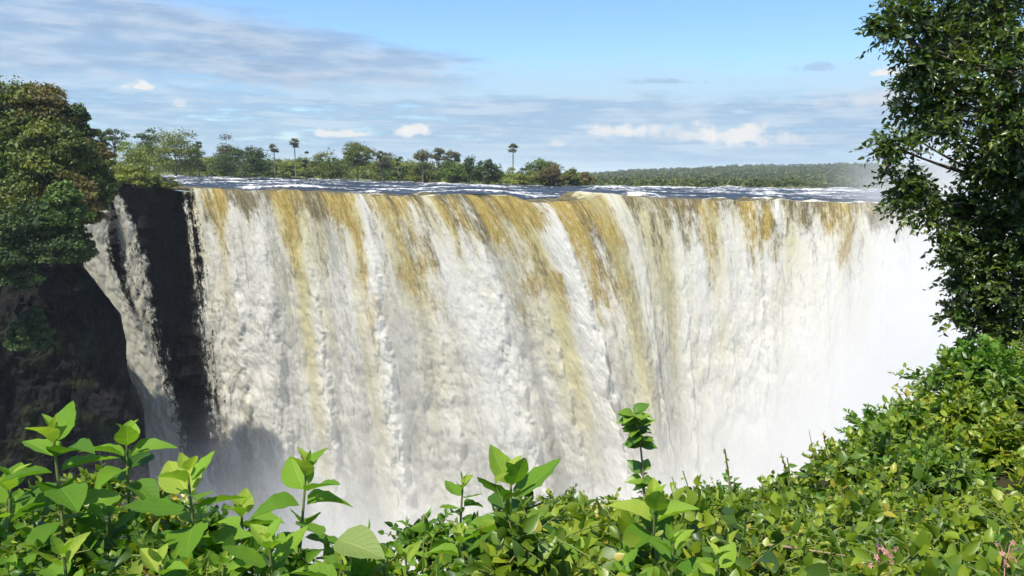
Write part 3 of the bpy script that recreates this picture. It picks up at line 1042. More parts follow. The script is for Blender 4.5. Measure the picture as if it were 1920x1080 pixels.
def tree(base, height, width, label, mat_key='olive', seed=0, clumps=26, per=60, leaf=.5, trunk_frac=.3, trunk_r=None, name='tree', cat='tree', group=None, crad=.22, depth=None, bark=None, sparse=False, limbs=7, aim=None):
    r = np.random.default_rng(seed + 900)
    base = np.asarray(base, float)
    e = thing(name, label, cat, base, group)
    ch = height * (1 - trunk_frac)
    cc = np.array([0, 0, height * trunk_frac + ch * .5])
    if aim is not None:
        cc = cc + np.asarray(aim)
    cl = cc + crown_clumps(r, clumps, width * .86, ch * .88, (depth or width) * .86, trunk_frac)
    rad = crad * min(width, ch * 1.3) * r.uniform(.65, 1.25, clumps)
    gt = Geo()
    tr = trunk_r or height * .022
    top = cc + np.array([0, 0, ch * .1])
    ts = np.linspace(0, 1, 7)[:, None]
    bend = np.array([r.normal() * .05, r.normal() * .05, 0]) * height
    tp = top * ts + bend * ts * (1 - ts) * 2
    gt.tube(tp, np.linspace(tr, tr * .4, 7), 7)
    order = r.permutation(clumps)[:limbs]
    for k in order:
        a = np.interp(r.uniform(.35, .8), ts[:, 0], np.arange(7))
        i = int(a)
        st = tp[i]
        md = (st + cl[k]) * .5 + np.array([0, 0, .05 * height])
        q = np.linspace(0, 1, 5)[:, None]
        gt.tube(st * (1 - q) ** 2 + 2 * md * q * (1 - q) + cl[k] * q ** 2, np.linspace(tr * .5, tr * .12, 5), 5)
    gt.build('trunk', bark or M_BARK_FAR, e)
    g = Geo()
    leaf_cloud(g, r, cl, rad, per, leaf)
    g.build('crown', FAR[mat_key], e)
    return e


def palm(base, height, label, seed=0, head=2.2, name='palm_tree', group=None):
    r = np.random.default_rng(seed + 40)
    e = thing(name, label, 'palm', base, group)
    gt = Geo()
    ts = np.linspace(0, 1, 8)
    pts = np.stack([.25 * np.sin(ts * 2 + seed) * height * .04, 0 * ts, ts * height], -1)
    gt.tube(pts, np.interp(ts, [0, .3, .6, 1], [.28, .20, .24, .17]), 7)
    gt.build('trunk', M_BARK_FAR, e)
    g = Geo()
    top = pts[-1]
    for k in range(34):      # stiff fan leaves on short stalks, old ones hanging as a skirt
        el_ = np.clip(r.normal(.25, .65), -1.25, 1.4)
        a = r.uniform(0, 2 * math.pi)
        d = np.array([math.cos(a) * math.cos(el_), math.sin(a) * math.cos(el_), math.sin(el_)])
        L = head * r.uniform(.7, 1.05)
        s = norm(np.cross(d, [0, 0, 1.0]))
        u_ = np.cross(s, d)
        o_ = top + d * L * .35
        for b in range(9):
            an = (b - 4) / 4 * 1.15
            fd = norm(d * math.cos(an) + s * math.sin(an) + np.array([0, 0, -.12]))
            w = norm(np.cross(fd, u_)) * .10
            tipp = o_ + fd * L * .62 + np.array([0, 0, -.1])
            mid_ = o_ + fd * L * .35
            g.add([o_, mid_ - w * 1.6, tipp, mid_ + w * 1.6], [[0, 1, 2, 3]], r.uniform(.2, .8))
        g.tube([top, o_], [.04, .03], 4)
    g.build('crown', FAR['grey'], e)
    return e


def far_spot(px, ybase, D):
    return P(px, ybase, D)


def far_tree(px, top, basey, wpx, D, key, label, seed, mult=1.45, **kw):
    b = P(px, basey, D)
    t = P(px, top, D)
    H = t[2] - b[2]
    W = wpx / FPX * D
    a = dict(clumps=34, per=110, leaf=.60 * D / 320, trunk_frac=.05, crad=.2)
    a.update(kw)
    a['clumps'] = int(a['clumps'] * mult)
    return tree(b, H, W, label, key, seed, **a)


# trees on the far bank, left to right
FT = [
    (217, 228, 330, 50, 300, 'dark', 'dark ragged tree just right of the big cliff-top trees', dict(clumps=16, crad=.17, trunk_frac=.35)),
    (248, 262, 338, 84, 275, 'yellow', 'yellow-green bushy tree in front of the dark ragged tree', dict()),
    (280, 228, 325, 66, 330, 'dark', 'dark rounded tree, tallest left of the river', dict()),
    (330, 236, 330, 108, 310, 'olive', 'wide olive dome-shaped tree beside the dark rounded tree', dict(clumps=46)),
    (372, 250, 330, 30, 330, 'dark', 'narrow dark tree tucked against the wide olive dome', dict(clumps=12)),
    (433, 250, 330, 64, 350, 'grey', 'grey-brown pointed tree rising above a dark spreading tree', dict(clumps=22)),
    (455, 268, 332, 112, 330, 'dark', 'dark spreading tree in front of the grey-brown pointed tree', dict(clumps=42)),
    (484, 266, 332, 44, 350, 'grey', 'small grey tree at the right end of the dark spreading tree', dict(clumps=14)),
    (576, 280, 336, 26, 360, 'dark', 'small dark slim tree below the two twin palms', dict(clumps=10)),
    (607, 277, 338, 66, 340, 'olive', 'rounded olive tree standing alone right of the palms', dict(clumps=28)),
    (671, 268, 342, 66, 330, 'olive', 'tall loose olive tree with pale trunks showing', dict(clumps=26, trunk_frac=.3, crad=.17)),
    (718, 280, 342, 40, 330, 'grey', 'slender grey-green tree beside the tall loose olive tree', dict(clumps=14, trunk_frac=.3)),
    (748, 288, 342, 28, 335, 'dark', 'little dark tree in the gap before the mop-headed trees', dict(clumps=9)),
    (793, 280, 342, 32, 335, 'grey', 'mop-headed grey tree with a bare trunk, first of two', dict(clumps=12, trunk_frac=.58, crad=.28)),
    (821, 277, 342, 24, 340, 'grey', 'thin mop-headed grey tree, narrower than its mop-headed neighbour', dict(clumps=9, trunk_frac=.55, crad=.28)),
    (846, 280, 342, 38, 335, 'grey', 'grey-green tree standing behind the broad green riverside bush', dict(clumps=14, trunk_frac=.4)),
    (850, 297, 345, 64, 315, 'green', 'broad mid-green tree close to the dark dense trees', dict(clumps=26, trunk_frac=.12)),
    (880, 295, 345, 56, 318, 'dark', 'dark dense tree left of the rounded dark green one', dict(clumps=22, trunk_frac=.1)),
    (912, 294, 345, 54, 312, 'dark', 'rounded dark green tree just left of the lone palm', dict(clumps=26, trunk_frac=.1)),
    (985, 306, 345, 34, 330, 'dark', 'low dark tree just right of the lone palm', dict(clumps=10, trunk_frac=.1)),
    (1018, 292, 347, 62, 325, 'green', 'dark green domed tree behind the brown-leaved tree', dict(clumps=28, trunk_frac=.12)),
    (1033, 306, 349, 52, 308, 'brown', 'brown-leaved rounded tree right of the lone palm', dict(clumps=22, trunk_frac=.12)),
    (1072, 313, 349, 36, 312, 'olive', 'small olive tree between the brown-leaved trees', dict(clumps=14, trunk_frac=.12)),
    (1100, 321, 350, 28, 312, 'brown', 'small brown tree at the end of the tree line beside the hill', dict(clumps=10, trunk_frac=.12)),
]
for i, (px, ty, by, w, D, key, lab, kw) in enumerate(FT):
    far_tree(px, ty, by, w, D, key, lab, i, **kw)

palm(P(515, 330, 355), float(P(515, 279, 355)[2] - P(515, 330, 355)[2]), 'short palm, left one of the twin palms by the dark spreading tree', 1, 3.1)
palm(P(554, 330, 355), float(P(554, 268, 355)[2] - P(554, 330, 355)[2]), 'taller palm, right one of the twin palms', 2, 3.2)
palm(P(962, 345, 330), float(P(962, 279, 330)[2] - P(962, 345, 330)[2]), 'tall lone palm with a thin bare trunk standing in a gap of the trees', 3, 3.1)

# thickets along the water's edge
BT = [(330, 300, 331, 60), (385, 303, 331, 62), (440, 307, 332, 60), (495, 308, 333, 58), (545, 310, 334, 62), (600, 309, 336, 60), (650, 308, 338, 56), (700, 308, 340, 60), (752, 312, 341, 60), (800, 310, 343, 56),
      (950, 325, 346, 60), (1000, 328, 348, 54), (560, 300, 332, 50), (640, 304, 335, 50),
      (730, 298, 341, 56), (780, 304, 342, 54), (828, 306, 344, 54), (870, 310, 345, 52), (520, 306, 332, 54), (470, 302, 332, 56), (410, 300, 331, 56), (1050, 330, 350, 50), (1085, 333, 351, 44)]
for i, (px, ty, by, w) in enumerate(BT):
    D = np.interp(px, [300, 640, 900, 1100], [470, 390, 318, 315])
    far_tree(px, ty - 10, by + 3, w * 1.55, float(D), ['yellow', 'olive', 'yellow', 'green', 'olive'][i % 5], 'low yellow-green bush in the thicket along the far water\'s edge', 60 + i,
             name='riverside_bush', cat='bush', group='bushes along the far water\'s edge', trunk_frac=.04, clumps=36, per=90, crad=.2, limbs=4)
# brighter lump of scrub at the near end of the rock wall
far_tree(250, 306, 352, 92, 166, 'yellow', 'bright yellow-green scrub on top of the bare rock wall', 91, name='scrub_bush', cat='bush', trunk_frac=.03, clumps=40, per=110, leaf=.42, crad=.17, limbs=4)
far_tree(284, 322, 354, 60, 166, 'olive', 'small scrub overhanging the rock wall beside the river', 92, name='scrub_bush', cat='bush', trunk_frac=.03, clumps=16, per=90, leaf=.4, crad=.22, limbs=3)

far_tree(318, 334, 352, 44, 168, 'olive', 'tiny tuft at the end of the rock wall where the river begins', 93, name='scrub_bush', cat='bush', trunk_frac=.03, clumps=10, per=80, leaf=.3, crad=.25, limbs=2)

# trees on top of the left cliff and the growth spilling down it
LT = [  # px centre, top, base, width px, distance, look, label
    (40, 160, 420, 170, 124, 'bank', 'tall spreading tree highest on the left cliff top', dict(clumps=60, trunk_frac=.42)),
    (-70, 165, 420, 180, 122, 'bank', 'big tree cut off by the left edge of the picture', dict(clumps=60, trunk_frac=.35)),
    (92, 158, 420, 130, 126, 'bankbrown', 'brownish flat-topped tree on the left cliff top', dict(clumps=44, trunk_frac=.52)),
    (150, 186, 420, 90, 127, 'dark', 'dark tree at the right shoulder of the cliff-top trees', dict(clumps=36, trunk_frac=.3)),
    (22, 236, 440, 130, 118, 'bankgreen', 'fresh green tree low among the left cliff-top trees', dict(clumps=44, trunk_frac=.3)),
    (105, 225, 430, 150, 117, 'bank', 'olive tree in the middle of the cliff-top trees', dict(clumps=60, trunk_frac=.2)),
    (172, 240, 420, 84, 124, 'bankbrown', 'rounded brown-green tree overhanging the left cascade', dict(clumps=40, trunk_frac=.15)),
]
for i, (px, ty, by, w, D, key, lab, kw) in enumerate(LT):
    a = dict(per=230, leaf=.50, crad=.17, mult=1.3, limbs=9, bark=M_BARK)
    a.update(kw)
    far_tree(px, ty, by, w, D, key, lab, 120 + i, **a)
LS = [(188, 292, 375, 60, 121, 'bank', 'light olive bush at the right shoulder of the cliff above the cascades'),
      (120, 335, 430, 90, 109, 'bankgreen', 'olive bush hanging in front of the brown-green rim bush'),
      (160, 345, 420, 60, 113, 'bankbrown', 'small brownish bush hanging beside the top of the white cascade'),
      (45, 315, 445, 150, 113, 'bank', 'wide olive bush hanging over the cliff rim below the fresh green tree'),
      (130, 310, 430, 120, 114, 'bankbrown', 'brown-green bush on the cliff rim left of the white cascade'),
      (172, 318, 400, 70, 118, 'bank', 'bush on the cliff corner where the white cascade begins'),
      (95, 375, 500, 140, 107, 'dark', 'dark creeper-like bush clinging to the cliff below its rim'),
      (15, 390, 560, 120, 102, 'dark', 'dark green bush clinging to the cliff at the left picture edge'),
      (140, 385, 490, 70, 112, 'dark', 'small dark bush clinging to the cliff corner by the cascade'),
      (60, 570, 660, 70, 104, 'dark', 'scraggy bush growing halfway down the black cliff'),]
for i, (px, ty, by, w, D, key, lab) in enumerate(LS):
    far_tree(px, ty, by, w, D, key, lab, 150 + i, name='cliff_bush', cat='bush', trunk_frac=.03, clumps=50, per=130, leaf=.42, crad=.16, limbs=5, bark=M_BARK)


def hill_forest():
    r = np.random.default_rng(77)
    g = Geo()
    rows, cols = HILL.shape[:2]
    n = 8500
    a = r.uniform(0, 1, n) ** 1.25 * (rows - 2.01)
    b = r.uniform(0, cols - 1.01, n)
    i, j = a.astype(int), b.astype(int)
    fa, fb = (a - i)[:, None], (b - j)[:, None]
    p = HILL[i, j] * (1 - fa) * (1 - fb) + HILL[i + 1, j] * fa * (1 - fb) + HILL[i, j + 1] * (1 - fa) * fb + HILL[i + 1, j + 1] * fa * fb
    k = r.uniform(.7, 1.4, n)
    rad = k * np.interp(a, [0, rows * .5, rows], [2.6, 3.6, 5.0])
    p[:, 2] += rad * .5
    leaf_cloud(g, r, p, rad, 20, 3.4)
    # a nearer strip of the same wood along the water
    m = 900
    px = r.uniform(1085, 2300, m)
    D = r.uniform(420, 700, m)
    q = P(px, 352 + (px - 1400) * .012 - r.uniform(0, 10, m), D)
    leaf_cloud(g, r, q, r.uniform(2.0, 4.2, m), 34, 1.6)
    o = g.build('forest', FAR['hillwood'])
    tag(o, 'dense green woodland covering the low hill beyond the river', 'forest', None, 'stuff')


FAR['hillwood'] = leaf_mat('hill_wood_leaf', [(0, (0.03, 0.05, 0.016)), (.6, (0.07, 0.095, 0.028)), (1, (0.13, 0.145, 0.05))], 0.15, 0.7, 0.15)
hill_forest()

# ------------------------------------------------------------------ foreground: broad-leaved plants
BP = [  # tip x, y, distance, leaf length, pairs, openness, label
    (100, 815, 2.05, .150, 4, .35, 'broad-leaved plant with tall upright leaves at the far left against the dark cliff'),
    (238, 822, 2.35, .135, 3, .55, 'broad-leaved plant just right of the tallest left one, below the cascade'),
    (352, 888, 2.05, .150, 3, .75, 'pale green broad-leaved plant in front of the dark gap of the rock wall'),
    (452, 955, 2.25, .120, 3, .6, 'small leafy plant between the pale green plant and the upright bud-like one'),
    (574, 880, 2.10, .135, 4, .25, 'upright bud-like plant standing clear against the grey falls'),
    (505, 1015, 1.80, .145, 3, .8, 'bright spreading plant below the upright bud-like one'),
    (120, 1045, 1.75, .150, 3, .7, 'large low plant at the bottom left corner'),
    (300, 1060, 1.70, .150, 3, .9, 'drooping long-leaved plant at the bottom edge left of centre'),
    (640, 1050, 1.75, .125, 3, .8, 'low plant under the big pale leaf'),
    (958, 895, 2.10, .155, 4, .75, 'broad-leaved plant with a curled leaf standing before the middle of the falls'),
    (868, 905, 2.60, .085, 3, .6, 'small round-leaved sprout left of the curled-leaf plant'),
    (862, 1000, 1.95, .115, 3, .8, 'dense low plant below the round-leaved sprout'),
    (1010, 1010, 1.90, .115, 3, .8, 'star-shaped plant at the bottom centre'),
    (1085, 1040, 1.85, .115, 3, .7, 'low plant between the star-shaped plant and the pale tilted leaf'),
    (1228, 945, 2.20, .140, 3, .25, 'upright narrow-leaved plant under the tall sprig'),
    (1262, 1020, 1.85, .130, 3, .5, 'plant with a pale tilted leaf at the bottom right of centre'),
    (1345, 1050, 1.80, .120, 3, .9, 'large drooping plant right of the pale tilted leaf'),
    (20, 905, 2.2, .150, 4, .8, 'large-leaved plant cut by the left edge of the picture'),
    (205, 960, 2.1, .100, 3, .8, 'yellowish leafy plant between the left corner plants'),
    (760, 1045, 1.9, .115, 3, .8, 'low plant at the bottom edge below the middle of the falls'),
    (930, 1060, 1.75, .120, 3, .9, 'low wide-leaved plant at the very bottom centre'),
    (1170, 1060, 1.8, .120, 3, .9, 'wide-leaved plant at the bottom edge left of the pale tilted leaf'),
    (420, 1060, 1.75, .110, 3, .9, 'low plant at the bottom edge beside the drooping long-leaved one'),
]
for i, (x, y, D, L, pr, op, lab) in enumerate(BP):
    big_plant(P(x, y, D), lab, L * (.98 if y < 960 else .82), pr + 3, seed=i * 3 + 1, open_=op, gap=.042 if L > .1 else .035)

# one big pale leaf, its underside towards us
e = thing('pale_leaf_plant', 'plant with one huge pale veined leaf lying at the bottom centre-left', 'plant', P(660, 1180, 1.75))
rt = np.array(e.location)
g = Geo()
tp = P(632, 1012, 1.75) - rt
g.tube(np.array([[0, 0, 0], tp * .5 + [0.03, 0, 0.02], tp]), [.006, .005, .003], 6)
g.build('stem', M_STEM, e)
g = Geo()
place_leaves(g, LEAF_BIG[0], [tp], [P(760, 1046, 1.66) - rt - tp], np.array([[0.1, -.42, .88]]), .135, np.array([.6]))
g.build('leaf', M_PALELEAF, e)

# the tall sprig that stands before the white water
def tall_sprig():
    tip = P(1188, 775, 2.7)
    root = P(1212, 1080, 2.7) + np.array([0, 0, -.25])
    e = thing('tall_sprig', 'tall thin sprig with a tuft of small round leaves standing before the white water', 'plant', root)
    r = np.random.default_rng(3)
    ts = np.linspace(0, 1, 16)[:, None]
    ctrl = P(1218, 860, 2.7)
    pts = root * (1 - ts) ** 2 + 2 * ctrl * ts * (1 - ts) + tip * ts ** 2
    g = Geo()
    g.tube(pts - root, np.linspace(.006, .0025, 16), 6)
    g.build('stem', M_DRY, e)
    g = Geo()
    for q in np.concatenate([np.linspace(.74, 1.0, 15), np.linspace(.42, .60, 6)]):
        pos = np.array([np.interp(q, ts[:, 0], pts[:, j]) for j in range(3)]) - root
        for s in range(3):
            a = r.uniform(0, 6.28)
            d = norm(np.array([math.cos(a), math.sin(a) * .7, r.uniform(-.35, .7)]))
            place_leaves(g, LEAF_MID[0], [pos], [d], norm(np.array([[r.normal() * .4, -.5, .8]])), .062 * r.uniform(.7, 1.2), np.array([r.uniform(.35, 1.0)]))
    g.build('foliage', M_SHRUBGREEN, e)


tall_sprig()

# ------------------------------------------------------------------ foreground: shrubs on the right-hand bank
SH_T = [  # centre x, y, distance, half sizes in px, leaf, sprigs, look, brightness, label
    (1840, 690, 6.2, 130, 90, .085, 130, 'fresh', .55, 'fresh green shrub high on the right bank under the tree'),
    (1790, 770, 5.6, 140, 80, .080, 140, 'mixed', .45, 'mixed olive shrub below the fresh green one on the right bank'),
    (1900, 830, 5.0, 130, 90, .085, 130, 'mixed', .62, 'yellowish shrub against the right edge of the picture'),
    (1680, 800, 5.4, 110, 60, .070, 120, 'fresh', .5, 'fine-leaved shrub at the upper edge of the right bank'),
    (1590, 870, 5.0, 110, 70, .068, 130, 'mixed', .5, 'rounded shrub on the bank skyline before the white mist'),
    (1740, 890, 4.4, 140, 70, .080, 140, 'fresh', .6, 'bright shrub in the middle of the right bank'),
    (1480, 935, 4.6, 90, 55, .062, 110, 'mixed', .45, 'low skyline shrub left of the rounded one'),
    (1370, 945, 4.5, 90, 50, .062, 110, 'fresh', .45, 'low skyline shrub with a dry spike sticking out'),
    (1640, 975, 3.6, 130, 60, .075, 140, 'fresh', .55, 'leafy shrub above the pink blossoms'),
    (1850, 980, 3.4, 130, 70, .085, 140, 'mixed', .66, 'yellow-green shrub near the bottom right corner'),
    (1480, 1020, 3.3, 130, 55, .072, 130, 'mixed', .52, 'shrub with the bare twig across its front'),
    (1740, 1060, 2.9, 150, 55, .080, 140, 'mixed', .6, 'shrub at the bottom edge with pink blossoms'),
    (1270, 965, 4.3, 70, 45, .058, 90, 'mixed', .4, 'small shrub at the foot of the tall sprig'),
    (1150, 975, 3.9, 80, 40, .055, 90, 'mixed', .42, 'low fine-leaved shrub left of the tall sprig'),
    (1900, 1070, 2.6, 110, 55, .090, 90, 'fresh', .6, 'shrub filling the bottom right corner'),
    (1060, 945, 4.0, 60, 30, .050, 60, 'mixed', .4, 'thin fine-leaved shrub right of the curled-leaf plant'),
    (60, 985, 2.7, 110, 70, .060, 120, 'mixed', .6, 'small-leaved yellow-green shrub at the left edge'),
    (300, 965, 2.7, 90, 50, .055, 90, 'gold', .75, 'golden-leaved shrub behind the pale green plant'),
    (380, 985, 2.6, 70, 45, .055, 80, 'fresh', .45, 'small green shrub beneath the pale green plant'),
    (180, 905, 2.9, 60, 35, .045, 60, 'mixed', .55, 'tiny-leaved shrub below the left upright plants'),
    (1420, 1085, 2.5, 150, 45, .075, 110, 'mixed', .55, 'wide shrub along the bottom edge right of centre'),
    (800, 1000, 2.6, 70, 40, .055, 70, 'fresh', .4, 'small shrub left of the dense low plant'),
]
for i, (x, y, D, hw, hh, lf, n, look, rn, lab) in enumerate(SH_T):
    k = D / FPX
    m = {'fresh': M_SHRUBGREEN, 'mixed': M_SHRUB, 'gold': M_SHRUB}[look]
    shrub(P(x, y + hh * .3, D), hw * k, hw * k * .7, hh * k * 1.25, lab, lf * (.8 if D < 3.7 else .92), int(n * 1.4), i * 7 + 2, m, rn, length=max(.14, lf * 3.2), nleaf=10)


SKYLINE = np.array([(-60, 900), (0, 905), (130, 905), (200, 885), (260, 900), (330, 935), (400, 965), (440, 1015), (520, 1015), (600, 1008), (680, 1022), (760, 1022), (820, 975), (900, 940), (1000, 955), (1060, 955), (1120, 950), (1200, 935),
                    (1290, 915), (1400, 910), (1480, 895), (1540, 855), (1600, 805), (1660, 762), (1720, 720), (1760, 665), (1850, 640), (2000, 620)], float)


def bank_depth(x, y):
    left = np.interp(y, [880, 950, 1020, 1130], [2.8, 2.4, 2.0, 1.65])
    rgt = np.interp(y, [600, 700, 800, 900, 1000, 1080, 1150], [6.8, 6.0, 5.2, 4.3, 3.2, 2.5, 2.2])
    w = sstep(880, 1180, x)
    return left * (1 - w) + rgt * w


def undergrowth():
    r = np.random.default_rng(21)
    for name, m, xr, leaf, tm, material, length, nl, lab, sd in (
            ('undergrowth', 3600, (950, 1990), .056, LEAF_MID, M_SHRUB, .24, 9, 'tangle of small yellow-green leaves filling the right bank between the shrubs', .22),
            ('undergrowth', 950, (-60, 1300), .040, LEAF_MID, M_SHRUB, .16, 9, 'tangle of tiny leaves filling the left bank beneath the broad-leaved plants', .22),
            ('undergrowth', 760, (-60, 1420), .058, LEAF_BIG, M_BIGLEAF, .17, 5, 'broad soft leaves crowding the bottom edge beneath the tallest plants', .24)):
        gl, gs = Geo(), Geo()
        x = r.uniform(xr[0], xr[1], m)
        yt = ipx(x, SKYLINE) + (6 if xr[0] > 900 else 22)
        y = yt + (1150 - yt) * r.uniform(0, 1, m) ** .85
        D = np.maximum(bank_depth(x, y) + (0 if xr[0] > 900 else .24) + r.normal(size=m) * (.36 if xr[0] > 900 else .16), 1.75)
        keep = fbm(x * .011, y * .016, 2.0, o=3) + r.normal(size=m) * .12 > (-.16 if xr[0] > 900 else -.09)
        x, y, D = x[keep], y[keep], D[keep]
        p = P(x, y, D)
        d = norm(r.normal(size=p.shape) * .55 + np.array([-.05, -.15, .75]))
        tone = .48 + .34 * fbm(x * .006, y * .009, 7.0, o=3)
        for i in range(len(p)):
            sprigs(gl, gs, [p[i] - d[i] * length * .5], [d[i]], length, nl, leaf * (1 + .35 * math.sin(i * 1.7)), r, tm, tone[i], sd, up_bias=.35)
        o = gl.build(name, material)
        tag(o, lab, 'undergrowth', None, 'stuff')
        gs.build('stems', M_STEM, o)


undergrowth()


# ------------------------------------------------------------------ foreground: the tree on the right
def right_tree():
    r = np.random.default_rng(5)
    root = P(1960, 760, 8.0) + np.array([0.3, 0.2, -1.2])
    e = thing('leafy_tree', 'tall glossy dark-leaved tree leaning in from the right edge', 'tree', root)
    blobs = [  # x, y, r (px), distance
        (1900, 40, 90, 7.6), (1830, 20, 60, 8.2), (1690, 30, 42, 7.4), (1735, 50, 44, 7.6), (1668, 62, 26, 7.3), (1880, 130, 100, 7.2), (1780, 125, 80, 7.8), (1715, 115, 40, 7.4), (1735, 190, 62, 7.8), (1830, 210, 95, 7.3), (1910, 230, 80, 7.0),
        (1705, 150, 28, 7.6), (1778, 228, 30, 7.7), (1865, 300, 60, 7.5), (1915, 330, 60, 7.2), (1680, 275, 34, 7.2), (1655, 268, 22, 7.2), (1712, 256, 16, 7.3), (1690, 338, 38, 7.3), (1735, 358, 34, 7.4), (1700, 372, 34, 7.2), (1795, 398, 42, 7.6), (1840, 400, 70, 7.6),
        (1745, 405, 26, 7.3), (1900, 430, 75, 7.3), (1792, 455, 36, 7.4), (1785, 482, 22, 7.3), (1840, 490, 60, 7.5), (1905, 530, 70, 7.2), (1830, 560, 52, 7.5), (1800, 530, 24, 7.4), (1790, 590, 24, 7.4), (1850, 615, 46, 7.5), (1910, 620, 50, 7.2), (1780, 15, 24, 7.8), (1960, 120, 90, 7.2), (1960, 300, 90, 7.1), (1970, 480, 90, 7.1), (1760, 90, 40, 8.2), (1640, 45, 12, 7.3), (1880, -70, 110, 7.6), (1720, -50, 60, 7.6)]
    gt = Geo()
    trunk = np.array([P(1985, 900, 8.2), P(1950, 560, 7.9), P(1915, 380, 7.8), P(1890, 180, 7.7), P(1880, 10, 7.7), P(1880, -150, 7.7)]) - root
    trunk[0] = [0, 0, -.8]
    tq = np.linspace(0, 1, 6)
    tt = np.linspace(0, 1, 24)
    tp = np.stack([np.interp(tt, tq, trunk[:, k]) for k in range(3)], -1)
    gt.tube(tp, np.linspace(.13, .03, 24), 9)
    gl = Geo()
    br = Geo()
    for (x, y, rp, D) in blobs:
        c_ = P(x, y, D) - root
        rad = rp / FPX * D
        # a limb from the trunk to the heart of the spray
        i = int(np.clip(np.argmin(np.abs(tp[:, 2] - (c_[2] - .35))), 3, 23))
        st = tp[i]
        q = np.linspace(0, 1, 9)[:, None]
        md = (st + c_) * .5 + np.array([0, 0, -.10]) + r.normal(size=3) * .06
        lp = st * (1 - q) ** 2 + 2 * md * q * (1 - q) + c_ * q ** 2
        br.tube(lp, np.linspace(.024, .006, 9), 5)
        n = int(10 + 140 * rad ** 2 / .12)
        n = int(min(n, 120) * (.78 if x < 1800 else 1))
        d = norm(r.normal(size=(n, 3)))
        pos = c_ + d * (rad * r.uniform(.25, 1.0, n) ** .5)[:, None]
        out = norm(d + np.array([-.25, -.1, .15]) + r.normal(size=d.shape) * .35)
        for k in range(0, n, 7):
            br.tube(np.stack([c_, (c_ + pos[k]) * .5 + [0, 0, .02], pos[k]]), [.007, .004, .002], 4)
        sprigs(gl, br, pos - out * .12, out, .22, 9, .076, r, LEAF_SMALL, .46, .22, .3, .0022, .5)
    tk = gt.build('trunk', M_BARK, e)
    br.build('branch', M_BARK, tk)
    gl.build('crown', M_TREELEAF, e)


right_tree()


# ------------------------------------------------------------------ twig, stalks, blossoms
def stalk(pts, label, name, rad, seeds=0, seed=0):
    pts = np.array(pts)
    e = thing(name, label, 'twig', pts[0])
    g = Geo()
    g.tube(pts - pts[0], np.linspace(rad, rad * .4, len(pts)), 5)
    g.build('stem', M_DRY, e)
    if seeds:
        r = np.random.default_rng(seed)
        g = Geo()
        q = r.uniform(.55, 1.0, seeds)
        g.tube((pts - pts[0])[-2:], [rad * 1.1, rad * .6], 5)
        ii = q * (len(pts) - 1)
        pos = np.stack([np.interp(ii, np.arange(len(pts)), pts[:, k]) for k in range(3)], -1) - pts[0]
        place_leaves(g, LEAF_SMALL[0], pos, r.normal(size=(seeds, 3)) + [0, 0, 1], norm(r.normal(size=(seeds, 3))), .02, np.full(seeds, 1.0))
        g.build('seed_head', M_SHRUB, e)


stalk([P(1440, 1022, 2.55), P(1480, 1026, 2.5), P(1530, 1034, 2.45), P(1585, 1042, 2.4)], 'bare grey twig lying across the shrubs near the bottom', 'bare_twig', .007)
stalk([P(1372, 930, 4.3), P(1366, 890, 4.3), P(1359, 842, 4.3)], 'thin dry spike sticking up from the low skyline shrub', 'dry_stalk', .006, 14, 4)
stalk([P(1530, 880, 4.7), P(1524, 845, 4.7), P(1517, 806, 4.7)], 'hair-thin bare stalk leaning left before the white mist', 'dry_stalk', .004)
stalk([P(1560, 880, 4.7), P(1550, 840, 4.7), P(1544, 812, 4.7)], 'thin stalk with a dark seed head right of the hair-thin one', 'dry_stalk', .005, 16, 6)
stalk([P(1480, 915, 4.5), P(1474, 880, 4.5), P(1466, 855, 4.5)], 'short stalk with brown seeds on the skyline shrub', 'dry_stalk', .005, 16, 8)
M_PINK, _n = mat('pink_petal')
finish(_n, mixsh(_n, .3, principled(_n, ramp(_n, _n.attr('rnd'), [(0, (.34, .14, .10)), (1, (.55, .30, .23))]), .6, .3), _n.n('ShaderNodeBsdfTranslucent').outputs[0]))


def blossom(pt, label, n, seed, size):
    r = np.random.default_rng(seed)
    e = thing('pink_blossom', label, 'flower', pt)
    gs, g = Geo(), Geo()
    gs.tube(np.array([[0, .05, -.25], [0, .02, -.1], [0, 0, .02]]), [.004, .003, .002], 5)
    gs.build('stem', M_STEM, e)
    for k in range(n):
        c_ = np.array([r.normal() * .024, r.normal() * .015 - .02, r.normal() * .036])
        g.tube(np.array([[0, 0, -.05], c_ * .6, c_]), [.0015, .0015, .002], 4)
        a = np.arange(5) / 5 * 6.283 + r.uniform(0, 1)
        ax = norm(np.array([r.normal() * .5, -1, r.normal() * .5 + .3]))
        s = norm(np.cross(ax, [0, 0, 1.0]))
        t = np.cross(s, ax)
        d = np.cos(a)[:, None] * s + np.sin(a)[:, None] * t + ax * .4
        place_leaves(g, LEAF_SMALL[0], np.repeat(c_[None], 5, 0), d, np.repeat(ax[None], 5, 0), size, r.uniform(0, 1, 5))
    g.build('flower_head', M_PINK, e)


blossom(P(1652, 1040, 2.0), 'pink blossom cluster near the bottom right, left one of two', 15, 1, .0095)
blossom(P(1887, 1030, 1.9), 'smaller pink blossom cluster close to the right edge', 8, 2, .009)


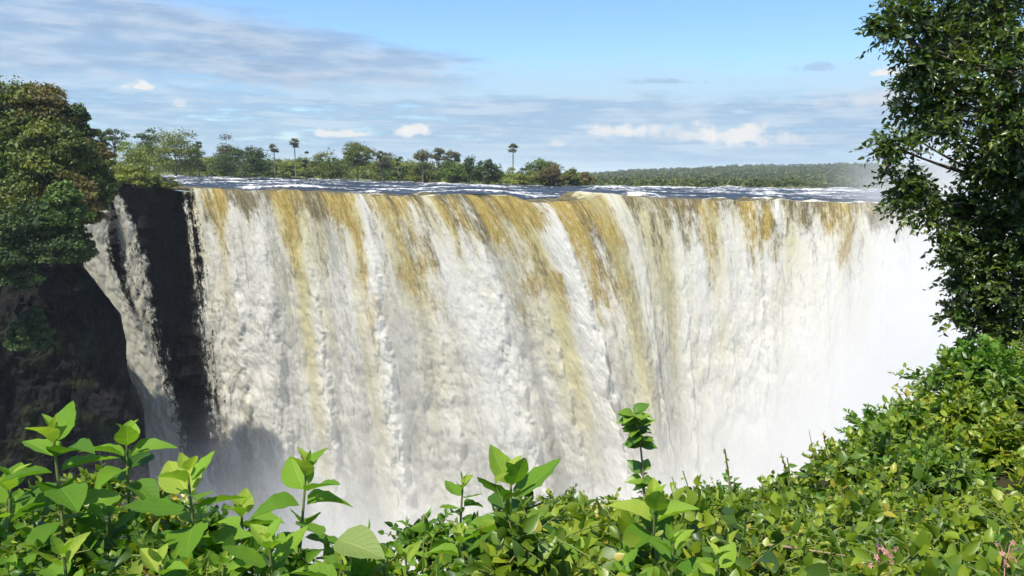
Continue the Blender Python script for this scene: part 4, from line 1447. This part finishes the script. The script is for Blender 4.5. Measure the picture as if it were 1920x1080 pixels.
# ------------------------------------------------------------------ spray rising from the plunge
def build_mist():
    m, n = mat('spray')
    co = n.n('ShaderNodeTexCoord').outputs['Object']
    x, y, z = n.sep(co)
    # top of the spray: low on the left, above the brink on the right
    top = n.add(n.lin(-55, -10, -50, -57, x), n.add(n.lin(5, 50, 0, 30, x), n.lin(42, 80, 0, 38, x)))
    big = n.sub(n.noise(co, 0.035, 4, .6), .5)
    fine = n.sub(n.noise(co, 0.12, 4, .6), .5)
    s = n.add(n.sub(top, z), n.add(n.mul(big, 34), n.mul(fine, 12)))
    d = n.m('POWER', n.lin(-8.0, 44.0, 0.0, 1.0, s), 1.7)
    fr = n.ss(92, 122, y)
    veilm = n.mul(n.mul(n.ss(-6, -40, z), n.mul(n.ss(-54, -36, x), n.ss(122, 140, y))), n.lin(0.35, 0.65, 0.004, 0.016, n.noise(co, 0.06, 3, .6)))
    dens_ = n.add(n.mul(n.mul(d, fr), 0.16), veilm)
    v = n.n('ShaderNodeVolumePrincipled')
    v.inputs['Color'].default_value = (0.90, 0.90, 0.895, 1)
    v.inputs['Anisotropy'].default_value = 0.0
    n.put(v.inputs['Density'], dens_)
    finish(n, None, v.outputs[0])
    x0, x1, y0, y1, z0, z1 = -62, 170, 90, 176, -92, 7
    V = [(a, b, c_) for c_ in (z0, z1) for b in (y0, y1) for a in (x0, x1)]
    o = mesh_obj('mist', V, [[0, 2, 3, 1], [4, 5, 7, 6], [0, 1, 5, 4], [2, 6, 7, 3], [0, 4, 6, 2], [1, 3, 7, 5]], m, smooth=False)
    tag(o, 'white spray billowing up from the foot of the falls, thickest on the right', 'mist', None, 'stuff')


build_mist()


# ------------------------------------------------------------------ a little air between us and the far hill
def build_haze():
    m, n = mat('haze_air')
    v = n.n('ShaderNodeVolumePrincipled')
    v.inputs['Color'].default_value = (0.86, 0.93, 1.0, 1)
    v.inputs['Density'].default_value = 0.00009
    finish(n, None, v.outputs[0])
    x0, x1, y0, y1, z0, z1 = -9500, 9500, -120, 12800, -190, 90
    V = [(a, b, c_) for c_ in (z0, z1) for b in (y0, y1) for a in (x0, x1)]
    o = mesh_obj('haze', V, [[0, 2, 3, 1], [4, 5, 7, 6], [0, 1, 5, 4], [2, 6, 7, 3], [0, 4, 6, 2], [1, 3, 7, 5]], m, smooth=False)
    tag(o, 'thin bluish haze softening the distant hill', 'haze', None, 'stuff')


build_haze()
